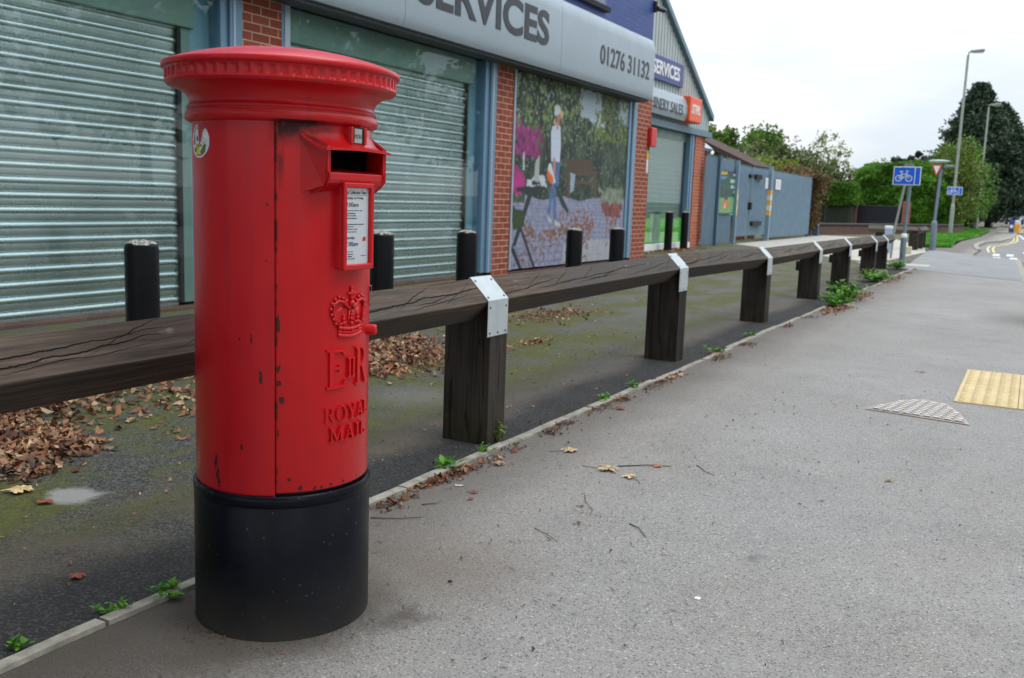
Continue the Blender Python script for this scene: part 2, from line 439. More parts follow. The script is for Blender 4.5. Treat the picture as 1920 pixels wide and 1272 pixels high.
def m_red():
    """post box enamel: object space has the box axis at the origin"""
    t = NT('red_enamel'); X = t.xyz()
    ang = t.math('MULTIPLY', t.math('ARCTAN2', X[1], X[0]), 57.2958)
    sv = t.comb(t.math('MULTIPLY', ang, .0041), X[2], 0)
    c = t.mix(t.rng(t.noise(3.5, 5, .6), .3, .7), (.49, .004, .0075), (.61, .0055, .009))
    # more crimson on the side beyond the door gap
    c = t.mix(t.rng(t.math('ADD', ang, t.math('MULTIPLY', t.noise(5, 4), 14)), -44, -62, 0, .5), c, (.50, .010, .024))
    streak = t.rng(t.noise(1, 5, .65, v=t.map(30, 1.6, 1, v=sv)), .54, .74, 0, .45)
    c = t.mix(streak, c, (.24, .012, .018))
    c = t.mix(t.rng(t.noise(9, 6, .7), .58, .72, 0, .35), c, (.32, .03, .036))
    # grime that has run down from under the collar and along the door gap
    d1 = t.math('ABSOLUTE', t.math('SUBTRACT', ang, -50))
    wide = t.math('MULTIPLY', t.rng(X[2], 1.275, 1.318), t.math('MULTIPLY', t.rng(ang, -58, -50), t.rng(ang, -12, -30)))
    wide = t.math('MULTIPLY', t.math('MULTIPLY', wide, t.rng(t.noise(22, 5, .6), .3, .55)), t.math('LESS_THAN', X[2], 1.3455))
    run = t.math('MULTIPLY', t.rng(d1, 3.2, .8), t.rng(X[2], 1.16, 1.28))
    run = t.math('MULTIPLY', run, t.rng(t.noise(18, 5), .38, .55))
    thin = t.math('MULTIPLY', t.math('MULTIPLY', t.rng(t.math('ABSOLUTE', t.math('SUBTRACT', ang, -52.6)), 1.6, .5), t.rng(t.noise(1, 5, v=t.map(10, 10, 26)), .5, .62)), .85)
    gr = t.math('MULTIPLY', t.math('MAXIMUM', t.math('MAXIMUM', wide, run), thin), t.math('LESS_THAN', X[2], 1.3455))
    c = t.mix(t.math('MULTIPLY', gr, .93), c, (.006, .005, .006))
    # chips: small ones anywhere, more near the bottom edge
    vd = t.n('ShaderNodeTexVoronoi'); t.set(vd.inputs['Vector'], t.map(1, 1, 1, v=sv)); vd.inputs['Scale'].default_value = 26
    rc = t.n('ShaderNodeSeparateColor'); t.set(rc.inputs[0], vd.outputs['Color'])
    size = t.math('MULTIPLY', t.rng(rc.outputs[0], .86, 1.0), .16)
    ch = t.math('LESS_THAN', t.math('ADD', vd.outputs['Distance'], t.math('MULTIPLY', t.math('SUBTRACT', t.noise(220, 2), .5), .18)), size)
    low = t.rng(X[2], .58, .42, .0, 1)
    ch = t.math('MULTIPLY', ch, t.math('MAXIMUM', low, t.rng(rc.outputs[1], .72, .74)))
    wob = t.math('MULTIPLY', t.math('SUBTRACT', t.noise(120, 3, .6), .5), .016)
    for (az, zc_, rd_, st) in [(-51.6, .846, .007, .35), (-51.2, .832, .006, .5), (-51.4, .728, .006, .6), (-51.0, .689, .0075, .8), (-49.2, .648, .0085, .7), (-95.4, .470, .007, .3), (-93.8, .444, .0075, .4), (-92.8, .418, .007, .5),
                            (-62.2, .703, .006, .3), (-57.4, 1.136, .0045, 1), (-58.1, .999, .0045, 1), (-45, .438, .0055, 1), (-38, .413, .0075, .8), (-28.3, .410, .005, .9), (-23.8, .409, .006, 1), (-16.8, .411, .0055, 1), (-6.6, .412, .0055, 1), (7.8, .414, .005, 1),
                            (-51.7, .56, .004, .3), (-68, .80, .004, .3), (-75, .52, .004, .4)]:
        dx = t.math('MULTIPLY', t.math('SUBTRACT', ang, az), .0041); dz = t.math('MULTIPLY', t.math('SUBTRACT', X[2], zc_), st)
        dd = t.math('ADD', t.math('SQRT', t.math('ADD', t.math('MULTIPLY', dx, dx), t.math('MULTIPLY', dz, dz))), wob)
        ch = t.math('MAXIMUM', ch, t.math('LESS_THAN', dd, rd_*.82))
    c = t.mix(t.math('MULTIPLY', ch, .9), c, (.022, .010, .010))
    rr = t.rng(t.noise(7, 5), .3, .7, .26, .42)
    rr = t.math('ADD', rr, t.math('MULTIPLY', gr, .4))
    h = t.math('ADD', t.noise(28, 5, .5), t.math('MULTIPLY', ch, -1.2))
    return t.fin(c, rr, 0, t.bump(h, .16, .004), .4, .05)

def m_black():
    t = NT('black_enamel'); X = t.xyz()
    low = t.rng(t.math('ADD', X[2], t.math('MULTIPLY', t.math('SUBTRACT', t.noise(6, 5), .5), .16)), .22, .0)
    c = t.mix(t.rng(t.noise(5, 5, .6, v=t.map(1, 1, .3)), .35, .7), (.0018, .0022, .004), (.005, .0065, .012))
    c = t.mix(t.math('MULTIPLY', t.math('MULTIPLY', low, low), .8), c, (.055, .050, .045))
    c = t.mix(t.rng(t.noise(1, 6, .7, v=t.map(26, 26, 1.6)), .52, .75, 0, .25), c, (.016, .018, .026))
    sp = t.voro(260); q = t.n('ShaderNodeSeparateColor'); t.set(q.inputs[0], sp)
    c = t.mix(t.math('MULTIPLY', t.math('GREATER_THAN', q.outputs[0], .997), .5), c, (.12, .115, .11))
    return t.fin(c, t.rng(low, 0, 1, .28, .65), 0, t.bump(t.noise(36, 5), .22, .004), .15)

def m_glass(name, tint=(1, 1, 1), k=1.5, rough=.0):
    t = NT(name)
    tr = t.n('ShaderNodeBsdfTransparent'); tr.inputs[0].default_value = (*tint, 1)
    gl = t.n('ShaderNodeBsdfGlossy'); gl.inputs['Roughness'].default_value = rough
    fr = t.n('ShaderNodeLayerWeight'); fr.inputs['Blend'].default_value = .5
    f5 = t.math('POWER', fr.outputs['Facing'], 5.0)
    f = t.math('MULTIPLY', t.math('ADD', t.math('MULTIPLY', f5, .96), .04), k, True)
    m = t.n('ShaderNodeMixShader'); t.set(m.inputs[0], f)
    t.t.links.new(tr.outputs[0], m.inputs[1]); t.t.links.new(gl.outputs[0], m.inputs[2])
    t.t.links.new(m.outputs[0], t.out.inputs[0])
    return t.m

M_ASPH = m_asphalt(); M_FORE = m_forecourt()
M_RED = m_red(); M_BLK = m_black()
M_BRICK = m_brick('red_brick', s(126, 60, 48), s(148, 78, 64), s(206, 178, 148))
M_BLUEB = m_brick('blue_painted_brick', s(26, 56, 124), s(34, 66, 138), s(24, 50, 114), True)
M_DARKB = m_brick('dark_brick', s(84, 66, 60), s(104, 80, 70), s(96, 88, 80))
M_TIMB = m_timber('weathered_timber', (.044, .034, .027), (.145, .107, .083), (.076, .070, .064))
M_TIMB2 = m_timber('grey_timber', (.054, .046, .038), (.165, .142, .116), (.105, .096, .084))
M_POST = m_post()
M_GALV = simple('galvanised_strap', s(184, 192, 196), .42, .35, .08, 14, .1, 80)
M_SCREW = simple('screw_steel', s(90, 92, 95), .4, .8, .1)
M_SHUT = simple('galvanised_shutter', (.54, .62, .625), .28, .9, .14, 1.6, .012, 12)
M_SHUT2 = simple('green_shutter', s(84, 128, 116), .4, .15, .1, 1.6, .012, 12)
M_SHBOX = simple('shutter_box_metal', s(122, 148, 142), .45, .35, .08, 3)
M_FRAME = simple('blue_grey_aluminium', s(108, 142, 168), .38, .25, .05, 3)
M_FRAMEL = simple('pale_aluminium', s(168, 180, 194), .4, .3, .05, 3)
M_FRAMED = simple('dark_blue_aluminium', s(58, 84, 120), .4, .25, .05, 3)
M_REVEAL = simple('blue_reveal_panel', s(126, 168, 188), .35, .2, .08, 2)
M_DARK = simple('dark_recess', s(26, 28, 30), .8, 0, .2)
M_SILVER = simple('silver_sign_panel', s(158, 172, 182), .36, .3, .04, 1.2)
M_INK = simple('dark_lettering', s(40, 46, 52), .4, 0, .1)
M_WHITE = simple('white_paint', s(225, 226, 226), .5, 0, .05)
M_PURP = simple('violet_blue_sign', s(58, 72, 130), .45, 0, .06)
M_ORNG = simple('orange_sign', s(228, 88, 36), .4, 0, .05)
M_CLAD = simple('grey_cladding', s(176, 186, 186), .5, .1, .08, 2)
M_TEAL = simple('teal_trim', s(92, 124, 136), .45, .2, .06)
M_GLASS = m_glass('window_glass', (.95, .985, .985), .95)
M_BOLL = simple('black_plastic', (.004, .0043, .006), .36, 0, .25, 9, .15, 40, .22)
M_FENCE = simple('blue_grey_steel', s(112, 138, 156), .5, .1, .1, 3)
M_FENCED = simple('darker_blue_steel', s(74, 98, 120), .5, .1, .1, 3)
M_CONC = simple('concrete', s(146, 143, 132), .9, 0, .42, 17, .6, 90)
M_GREYPOST = simple('grey_painted_steel', s(118, 132, 144), .45, .2, .12, 6)
M_LAMP = simple('galvanised_column', s(150, 158, 150), .5, .3, .08, 4)
M_SIGNB = simple('blue_sign_face', s(0, 100, 218), .4, 0, .05)
M_ATTR = attr_mat('printed_graphic', .45, .2)
M_MATTE = attr_mat('printed_matte', .6, .3)
M_BARK = simple('bark', (.07, .055, .04), .9, 0, .4, 6, .6, 20)
M_ROADY = simple('yellow_road_paint', s(204, 190, 130), .8, 0, .2, 12)
M_ROADW = simple('white_road_paint', s(205, 205, 200), .8, 0, .12, 12)
M_CONCP = simple('worn_pale_concrete', s(172, 168, 160), .85, 0, .15, 3, .3, 60)

# ------------------------------------------------------------------ the ground
def sheet(name, pts, z, mat):
    o = MB().poly([(x, y, z) for x, y in pts]).build(name, mat); tag(o, kind='structure'); return o
def kerbx(y): return .52-.0322*y
sheet('ground', [(-500, -300), (500, -300), (500, 900), (-500, 900)], -.14, simple('earth', (.09, .085, .06), .95, 0, .3, .5))
sheet('forecourt', [(-8.6, -9), (-2.11, -9), (-2.11, 22.5), (-2.35, 24.5), (-2.6, 28), (-2.9, 33.9), (-6.3, 56), (-8.6, 56)], 0, M_FORE)
M_ROAD = simple('road_asphalt', s(118, 118, 118), .85, 0, .16, 1.4, .4, 120)
M_ASPHD = simple('crossing_asphalt', s(128, 129, 131), .8, 0, .12, 1.2, .4, 120)
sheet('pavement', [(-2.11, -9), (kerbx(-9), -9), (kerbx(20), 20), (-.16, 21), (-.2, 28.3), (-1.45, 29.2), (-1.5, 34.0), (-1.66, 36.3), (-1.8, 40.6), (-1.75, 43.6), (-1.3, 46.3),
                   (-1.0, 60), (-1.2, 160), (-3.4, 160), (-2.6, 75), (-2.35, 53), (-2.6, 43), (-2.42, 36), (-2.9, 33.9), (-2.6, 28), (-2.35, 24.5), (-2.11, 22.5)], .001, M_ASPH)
# darker re-laid strip where the drive crosses the pavement
sheet('driveway', [(-2.35, 21.0), (-1.6, 20.5), (-.13, 19.2), (-.22, 28.1), (-1.3, 29.2), (-2.75, 32.2), (-2.7, 30), (-2.48, 25), (-2.36, 22.6)], .005, M_ASPHD)
sheet('road', [(-1.75, 28.35), (-.2, 28.3), (-.15, 20), (.85, -9), (9, -9), (6, 70), (6, 300), (-.9, 300), (-.9, 60), (-1.15, 46.4), (-1.65, 43.7), (-1.7, 40.6), (-1.75, 36)], -.045, M_ROAD)
sheet('concrete_apron', [(-7.85, 28.5), (-4.3, 24.0), (-3.0, 22.5), (-2.7, 30), (-3.1, 34), (-5, 42), (-7.85, 42)], .004, M_CONCP)
tag(MB().box(-3.35, -1.93, 22.05, 22.95, -.02, .009).build('concrete_slab', M_CONCP), kind='structure')
# road kerb
mb = MB()
y = -9.0
while y < 28:
    y1 = y+.91
    a, b = kerbx(y)+.0, kerbx(y1)+.0
    mb.prism([(a, y, -.12), (a+.125, y, -.12), (b+.125, y1-.008, -.12), (b, y1-.008, -.12)], (0, 0, .126))
    y = y1
for (ax, ay), (bx, by) in zip([(-1.6, 34.0), (-1.78, 36.3), (-1.9, 38.5), (-1.9, 40.6), (-1.85, 43.6), (-1.4, 46.3), (-1.1, 52), (-1.05, 60)], [(-1.78, 36.3), (-1.9, 38.5), (-1.9, 40.6), (-1.85, 43.6), (-1.4, 46.3), (-1.1, 52), (-1.05, 60), (-1.25, 120)]):
    mb.prism([(ax, ay, -.12), (ax+.16, ay, -.12), (bx+.16, by, -.12), (bx, by, -.12)], (0, 0, .16))
tag(mb.build('road_kerb', M_CONC, bevel=.01), kind='structure')
# concrete edging between forecourt and pavement
mb = MB(); y = -4.0
rr = random.Random(3)
while y < 20.9:
    ln = .62+rr.random()*.5; n = max(2, int(ln/.12)); ox = rr.uniform(-.008, .008); dz = rr.uniform(-.003, .004)
    for i in range(n):
        ya, yb = y+ln*i/n, y+ln*(i+1)/n-(.012 if i == n-1 else 0)
        xw = .016*math.sin(y*1.3)
        wv0 = .003*math.sin(ya*11)+xw+ox; wv1 = .003*math.sin(yb*11)+xw+ox
        mb.prism([(-2.132+wv0, ya, -.05), (-2.088+wv0*.7, ya, -.05), (-2.088+wv1*.7, yb, -.05), (-2.132+wv1, yb, -.05)], (0, 0, .064+dz))
    y += ln
tag(mb.build('kerb_edging', M_CONC), kind='structure')
# painted markings
def marking(name, pts, w_, mat, z=-.037):
    mb = MB()
    for i in range(len(pts)-1):
        a, b = Vector((*pts[i], 0)), Vector((*pts[i+1], 0)); d = (b-a).normalized(); p_ = Vector((-d.y, d.x, 0))*w_/2
        mb.poly([a-p_+Vector((0, 0, z)), b-p_+Vector((0, 0, z)), b+p_+Vector((0, 0, z)), a+p_+Vector((0, 0, z))])
    return tag(mb.build(name, mat), kind='structure')
marking('yellow_line', [(-1.3, 28.75), (-.1, 28.35), (1.5, 28.0)], .12, M_ROADY, -.036)
marking('yellow_line', [(-1.2, 33.6), (-1.38, 37), (-1.42, 40.2), (-1.15, 42.0), (-.85, 46), (-.8, 50), (-.9, 55), (-1.0, 62), (-1.0, 90)], .07, M_ROADY)
marking('yellow_line', [(-1.05, 33.6), (-1.22, 37), (-1.25, 39.9), (-.98, 42.1), (-.7, 46.3), (-.65, 50), (-.75, 55), (-.85, 62), (-.86, 90)], .07, M_ROADY)
for i, (x, y) in enumerate([(-.92, 31.8), (-.84, 29.5), (-.56, 32.0), (-.42, 29.6), (-.15, 34.6)]):
    marking('give_way_marking', [(x, y-.75), (x-.03, y+.75)], .19, M_ROADW)
marking('road_centre_line', [(-.42, 53), (-.88, 67)], .1, M_ROADW)
# tactile paving
tp = NT('buff_paving'); Xs = tp.xyz()
cc = tp.mix(tp.rng(tp.noise(2.5, 5), .3, .7), s(190, 170, 128), s(212, 192, 150))
cc = tp.mix(tp.rng(tp.noise(30, 4), .55, .8, 0, .5), cc, s(160, 140, 95))
wv = tp.rng(tp.math('ABSOLUTE', tp.math('SUBTRACT', tp.noise(4.5, 2, v=tp.map(loc=(3, 1, 0))), .52)), .0, .006, .8, 0)
cc = tp.mix(tp.math('MULTIPLY', wv, tp.rng(tp.noise(2, 2), .5, .55)), cc, (.04, .035, .03))
M_TACT = tp.fin(cc, .8, 0, tp.bump(tp.noise(120, 3), .3, .003), .4)
tac = thing('tactile_paving', 'buff yellow blister paving slabs with crackled surface set in the grey pavement', 'tactile paving')
tac.location = (-.34, 6.5, 0)
for iy in range(4):
    for ix in range(2):
        mb = MB(); x0, y0 = ix*.36, iy*.352
        mb.box(x0, x0+.355, y0, y0+.348, -.02, .010)
        for a in range(5):
            for b in range(5):
                cx, cy = x0+.04+a*.069, y0+.04+b*.067
                mb.lathe([(.020, .0085), (.018, .0135), (.013, .0165), (0, .0172)], (cx, cy), 8, cap=False)
        mb.build('slab', M_TACT, tac)

# ------------------------------------------------------------------ post box
PX, PY = -1.7853, 1.9958
pb = thing('post_box', 'red cylindrical post box with black base, domed cap and royal crown, standing on the pavement', 'post box', (PX, PY, 0))
MB().lathe([(.225, -.05), (.238, -.02), (.2395, .0), (.2395, .355), (.2365, .360), (.2365, .363), (.2405, .368), (.2415, .378), (.2405, .388), (.236, .3935), (.226, .395)], seg=128).build('base', M_BLK, pb, 'auto')
def punch(mb, rows, seg, a0, a1, lo, hi, half):
    # leaves the posting slot open: drops faces of a lathe between heights lo..hi within +-half degrees
    keep = []
    for i, f in enumerate(mb.f):
        zs = [mb.v[k][2] for k in f]; xs = [math.degrees(math.atan2(mb.v[k][1], mb.v[k][0])) for k in f]
        if min(zs) >= lo-1e-4 and max(zs) <= hi+1e-4 and max(abs(q) for q in xs) <= half: continue
        keep.append(f)
    mb.f = keep; return mb
punch(MB().lathe([(.221, .39), (.221, 1.218), (.221, 1.287), (.221, 1.345)], seg=96, cap=False), 0, 0, 0, 0, 1.218, 1.287, 31).build('inner_shell', M_DARK, pb, True)
MB().lathe([(.222, .394), (.2305, .3945), (.2318, .398), (.2318, 1.343), (.222, 1.344)], seg=96, a0=53.6, a1=306.6, cap=False).build('body', M_RED, pb, 'auto')
door = punch(MB().lathe([(.223, .402), (.2315, .403), (.2328, .406), (.2328, 1.19), (.2328, 1.218), (.2328, 1.287), (.2328, 1.31), (.2328, 1.337), (.2315, 1.34), (.223, 1.341)], seg=80, a0=-52.9, a1=53, cap=False), 0, 0, 0, 0, 1.218, 1.287, 31)
door = door.build('door', M_RED, pb, 'auto')
sol = door.modifiers.new('edge', 'SOLIDIFY'); sol.thickness = .006; sol.offset = -1
cap = [(.2318, 1.339), (.240, 1.341), (.2465, 1.345), (.2495, 1.352), (.2495, 1.360), (.246, 1.367), (.2415, 1.369), (.2415, 1.372), (.244, 1.3735), (.2445, 1.379), (.2415, 1.382),
       (.2385, 1.386), (.2385, 1.392), (.241, 1.400), (.246, 1.408), (.254, 1.416), (.264, 1.4225), (.275, 1.427), (.285, 1.4295), (.2925, 1.4315), (.2955, 1.4355)]
MB().lathe(cap, seg=160, cap=False).build('collar', M_RED, pb, 'auto')
# cap rim with its ring of shallow arched dents, lip and dome
segs = 640; mb = MB(); rows = []
dent_n = 64
prof2 = [(.2955, 1.4355, 0), (.2975, 1.438, 0), (.2975, 1.442, 0), (.2975, 1.446, 1), (.2975, 1.450, 1), (.2975, 1.456, 1), (.2975, 1.461, 1), (.2975, 1.4645, .75), (.2975, 1.467, 0), (.298, 1.470, 0),
         (.3035, 1.472, 0), (.3055, 1.475, 0), (.3055, 1.482, 0), (.303, 1.4865, 0), (.297, 1.489, 0)]
for rr_, zz in [(.28, 1.4955), (.25, 1.505), (.21, 1.515), (.16, 1.525), (.11, 1.532), (.06, 1.5365), (.02, 1.538)]:
    prof2.append((rr_, zz, 0))
vs = []
for (rr_, zz, dd) in prof2:
    for k in range(segs):
        ph = (k/segs*dent_n) % 1
        dep = .0045*dd*max(0., math.cos((ph-.5)*math.pi/.62) if abs(ph-.5) < .31 else 0)**.5
        a = 2*math.pi*k/segs; vs.append(((rr_-dep)*math.cos(a), (rr_-dep)*math.sin(a), zz))
fs = [(i*segs+k, i*segs+(k+1) % segs, (i+1)*segs+(k+1) % segs, (i+1)*segs+k) for i in range(len(prof2)-1) for k in range(segs)]
fs.append(tuple((len(prof2)-1)*segs+k for k in range(segs)))
mb.raw(vs, fs).build('cap', M_RED, pb, 'auto')

# aperture hood
def arcpt(r, deg, z): return Vector((r*math.cos(R(deg)), r*math.sin(R(deg)), z))
yl, yr, xf = -.128, .112, .253
mb = MB()
def cheek(ys, yb, t):        # front y, back y, thickness sign
    xb = math.sqrt(.229**2-yb**2)
    pts = [(xb, yb, 1.172), (xf-.012, ys, 1.190), (xf, ys, 1.205), (xf, ys, 1.286), (xb, yb, 1.318)]
    q = [(x-.004*0, y_+t, z) for x, y_, z in pts]
    n = len(pts); mb.raw(pts+q, [tuple(range(n)), tuple(range(n, 2*n))[::-1]]+[(i, (i+1) % n, n+(i+1) % n, n+i) for i in range(n)])
cheek(yl, -.145, .012); cheek(yr, .131, -.012)
# chin, rounded under
ch = [(xf, 1.222), (xf, 1.205), (xf-.004, 1.196), (xf-.014, 1.187), (xf-.03, 1.176), (.20, 1.170), (.20, 1.226), (xf-.012, 1.2235)]
mb.raw([(x, yl+.004, z) for x, z in ch]+[(x, yr-.004, z) for x, z in ch], [tuple(range(8)), tuple(range(8, 16))[::-1]]+[(i, (i+1) % 8, 8+(i+1) % 8, 8+i) for i in range(8)])
mb.build('aperture_surround', M_RED, pb, False, .0025)
# top canopy of the hood: concave sheet widening to the lip
mb = MB(); n_u, n_v = 24, 8
def hood(u, v, lift):      # u across, v back->front
    yb = -.147+u*.282; xb = math.sqrt(max(.0, .2295**2-min(.2, abs(yb))**2))
    yf = -.140+u*.264
    xfr = .272-.010*(2*u-1)**2
    x = xb+(xfr-xb)*v; y_ = yb+(yf-yb)*v
    z = 1.325-.040*(1-(1-v)**2.0)+lift-.004*(2*u-1)**2
    return (x, y_, z)
vs = [hood(i/n_u, j/n_v, 0) for j in range(n_v+1) for i in range(n_u+1)]+[hood(i/n_u, j/n_v, -.007-.0*j) for j in range(n_v+1) for i in range(n_u+1)]
W1 = n_u+1; K = W1*(n_v+1); fs = []
for j in range(n_v):
    for i in range(n_u):
        a = j*W1+i; fs.append((a, a+1, a+W1+1, a+W1)); fs.append((K+a, K+a+W1, K+a+W1+1, K+a+1))
for i in range(n_u): a = n_v*W1+i; fs.append((a, a+1, K+a+1, K+a))
for j in range(n_v):
    a = j*W1; fs.append((a, a+W1, K+a+W1, K+a)); a = j*W1+n_u; fs.append((a, K+a, K+a+W1, a+W1))
mb.raw(vs, fs).build('hood', M_RED, pb, 'auto')
# slot lining
MB().box(.10, .105, -.14, .13, 1.20, 1.30).box(.1055, .180, -.14, -.135, 1.20, 1.30).box(.1055, .180, .125, .13, 1.20, 1.30).box(.1055, .222, -.134, .124, 1.291, 1.295).build('slot', simple('slot_black', (.002, .002, .002), .9), pb)
MB().raw([(xf-.002, yl+.011, 1.2235), (xf-.002, yr-.011, 1.2235), (.13, yr-.011, 1.236), (.13, yl+.011, 1.236)], [(0, 1, 2, 3)]).build('slot_floor', M_RED, pb)
# tab holder with its day tablet
mb = MB(); mb.box(.2, .251, -.036, .028, 1.293, 1.338)
mb.box(.2512, .256, -.036, -.026, 1.296, 1.338); mb.box(.2512, .256, .018, .028, 1.296, 1.338)
th = mb.build('tablet_holder', M_RED, pb, False, .002)
MB().box(.2513, .2522, -.0258, .0178, 1.297, 1.338).build('tablet_recess', M_DARK, th)
MB().box(.2523, .2532, -.020, .010, 1.2985, 1.334).build('day_tablet', simple('tablet_grey', s(176, 180, 176), .35, .3), th)
fit_text('lettering', 'MON', -.0185, .0075, 1.309, 1.3205, .2534, M_INK, th, ext=.0003)

# collection plate
pl = MB(); py0, py1, pz0, pz1, px0, px1 = -.062, .058, .977, 1.199, .205, .246
pl.box(px0, px1, py0, py1, pz0+.004, pz1-.004)
plate = pl.build('plate_backing', M_RED, pb, False, .003)
mb = MB(); fx0, fx1, fwid = .2462, .2585, .0105
mb.raw(*(lambda o, i: ([(fx0, o[0], o[2]), (fx0, o[1], o[2]), (fx0, o[1], o[3]), (fx0, o[0], o[3]), (fx1, o[0], o[2]), (fx1, o[1], o[2]), (fx1, o[1], o[3]), (fx1, o[0], o[3]),
                        (fx0, i[0], i[2]), (fx0, i[1], i[2]), (fx0, i[1], i[3]), (fx0, i[0], i[3]), (fx1, i[0], i[2]), (fx1, i[1], i[2]), (fx1, i[1], i[3]), (fx1, i[0], i[3])],
                       [(4, 5, 13, 12), (5, 6, 14, 13), (6, 7, 15, 14), (7, 4, 12, 15), (0, 1, 5, 4), (1, 2, 6, 5), (2, 3, 7, 6), (3, 0, 4, 7), (12, 13, 9, 8), (13, 14, 10, 9), (14, 15, 11, 10), (15, 12, 8, 11),
                        (0, 8, 9, 1), (1, 9, 10, 2), (2, 10, 11, 3), (3, 11, 8, 0)]))((py0-.002, py1+.002, pz0, pz1), (py0+fwid, py1-fwid, pz0+fwid+.004, pz1-fwid-.003)))
fr_ = mb.build('plate_frame', M_RED, pb, False, .003)
nx = .2472
MB().box(.2464, nx, py0+.006, py1-.006, pz0+.008, pz1-.008).build('notice', simple('notice_white', s(205, 212, 218), .4, 0, .02), fr_)
M_TXT = simple('print_black', (.02, .02, .022), .6)
def line(txt, y0, y1, z0, z1, off=0): fit_text('lettering', txt, y0, y1, z0, z1, nx+.0006, M_TXT, fr_, off=off, ext=.0002)
line('Last Collection Time', -.0495, .037, 1.1705, 1.179, .004)
MB().box(nx+.0002, nx+.0006, -.048, .044, 1.1672, 1.1677).build('rule', M_TXT, fr_)
line('Monday to Friday', -.0495, .027, 1.1555, 1.164)
line('9.00am', -.045, .006, 1.138, 1.149, .002)
for i, (tx, wd) in enumerate([('6.45pm at a later collection is made', .072), ('from the Postbox at', .044), ('Camberley Post Office,', .047), ('London Road, Blackwater', .05)]):
    line(tx, -.0495, -.0495+wd, 1.1265-i*.0066, 1.1303-i*.0066)
for i, (tx, wd) in enumerate([('A later collection in this area is made', .078), ('by 7.30pm from', .036), ('the Mail Delivery Office,', .052), ('Upper Road, Camberley', .048)]):
    line(tx, -.0495, -.0495+wd, 1.092-i*.0066, 1.0958-i*.0066)
line('Saturday', -.0495, -.008, 1.054, 1.063, .002)
line('7.00am', -.045, .006, 1.038, 1.049, .002)
for i, (tx, wd) in enumerate([('Royal Mail', .034), ('www.royalmail.com', .036), ('0845 7740740', .03), ('Textphone 0845 600 0606', .042)]):
    line(tx, -.0495, -.0495+wd, 1.0215-i*.006, 1.0247-i*.006)
M_PRED = simple('print_red', s(220, 30, 30), .5)
MB().raw([(nx+.0006, .024, 1.049), (nx+.0006, .037, 1.051), (nx+.0006, .038, 1.0605), (nx+.0006, .034, 1.0615), (nx+.0006, .025, 1.059)], [(0, 1, 2, 3, 4)]).build('red_mark', M_PRED, fr_)
fit_text('lettering', 'Royal Mail Group', .018, .04, 1.0105, 1.0135, nx+.0006, M_PRED, fr_, ext=.0002)
MB().box(.2487, .2490, py0+.009, py1-.009, pz0+.012, pz1-.011).build('glazing', m_glass('clear_cover', (1, 1, 1), .8), fr_)

# raised work on the door: helper maps (s, z, h) on to the cylinder
RD = .2328
def cyl(sv_, z, h): a = sv_/RD; return ((RD+h)*math.cos(a), (RD+h)*math.sin(a), z)
class Relief:
    def __init__(self): self.mb = MB(); self.k = 0
    def poly(self, pts, h):
        self.k += 1; h = h+self.k*.00006; n = len(pts)
        ar = sum(pts[i][0]*pts[(i+1) % n][1]-pts[(i+1) % n][0]*pts[i][1] for i in range(n))
        if ar < 0: pts = pts[::-1]
        cx = sum(p[0] for p in pts)/n; cz = sum(p[1] for p in pts)/n; g = .0011
        top = []
        for (x, z) in pts:
            d = math.hypot(x-cx, z-cz) or 1; top.append(cyl(x-(x-cx)/d*g, z-(z-cz)/d*g, h))
        bot = [cyl(x, z, -.001) for x, z in pts]
        self.mb.raw(bot+top, [tuple(range(n, 2*n))]+[(i, (i+1) % n, n+(i+1) % n, n+i) for i in range(n)])
    def glyph(self, strokes, x0, z0, w_, h_, hgt):
        for st in strokes:
            if len(st) > 5 and st[0] == 'ring':
                _, cx, cz, rx, rz, tx, tz, a0, a1 = st
                m = 14
                for i in range(m):
                    a, b = R(a0+(a1-a0)*i/m), R(a0+(a1-a0)*(i+1)/m)
                    q = [(cx+rx*math.cos(a), cz+rz*math.sin(a)), (cx+rx*math.cos(b), cz+rz*math.sin(b)), (cx+(rx-tx)*math.cos(b), cz+(rz-tz)*math.sin(b)), (cx+(rx-tx)*math.cos(a), cz+(rz-tz)*math.sin(a))]
                    self.poly([(x0+x*w_, z0+z*h_) for x, z in q], hgt)
            else: self.poly([(x0+x*w_, z0+z*h_) for x, z in st], hgt)
    def arc(self, pts, r, h):
        self.mb.tube([cyl(x, z, h) for x, z in pts], r, 8)
    def dot(self, x, z, r, h=.001): c = cyl(x, z, h); self.mb.ball(c, r, seg=10, rings=6)
def B(x0, z0, x1, z1): return [(x0, z0), (x1, z0), (x1, z1), (x0, z1)]
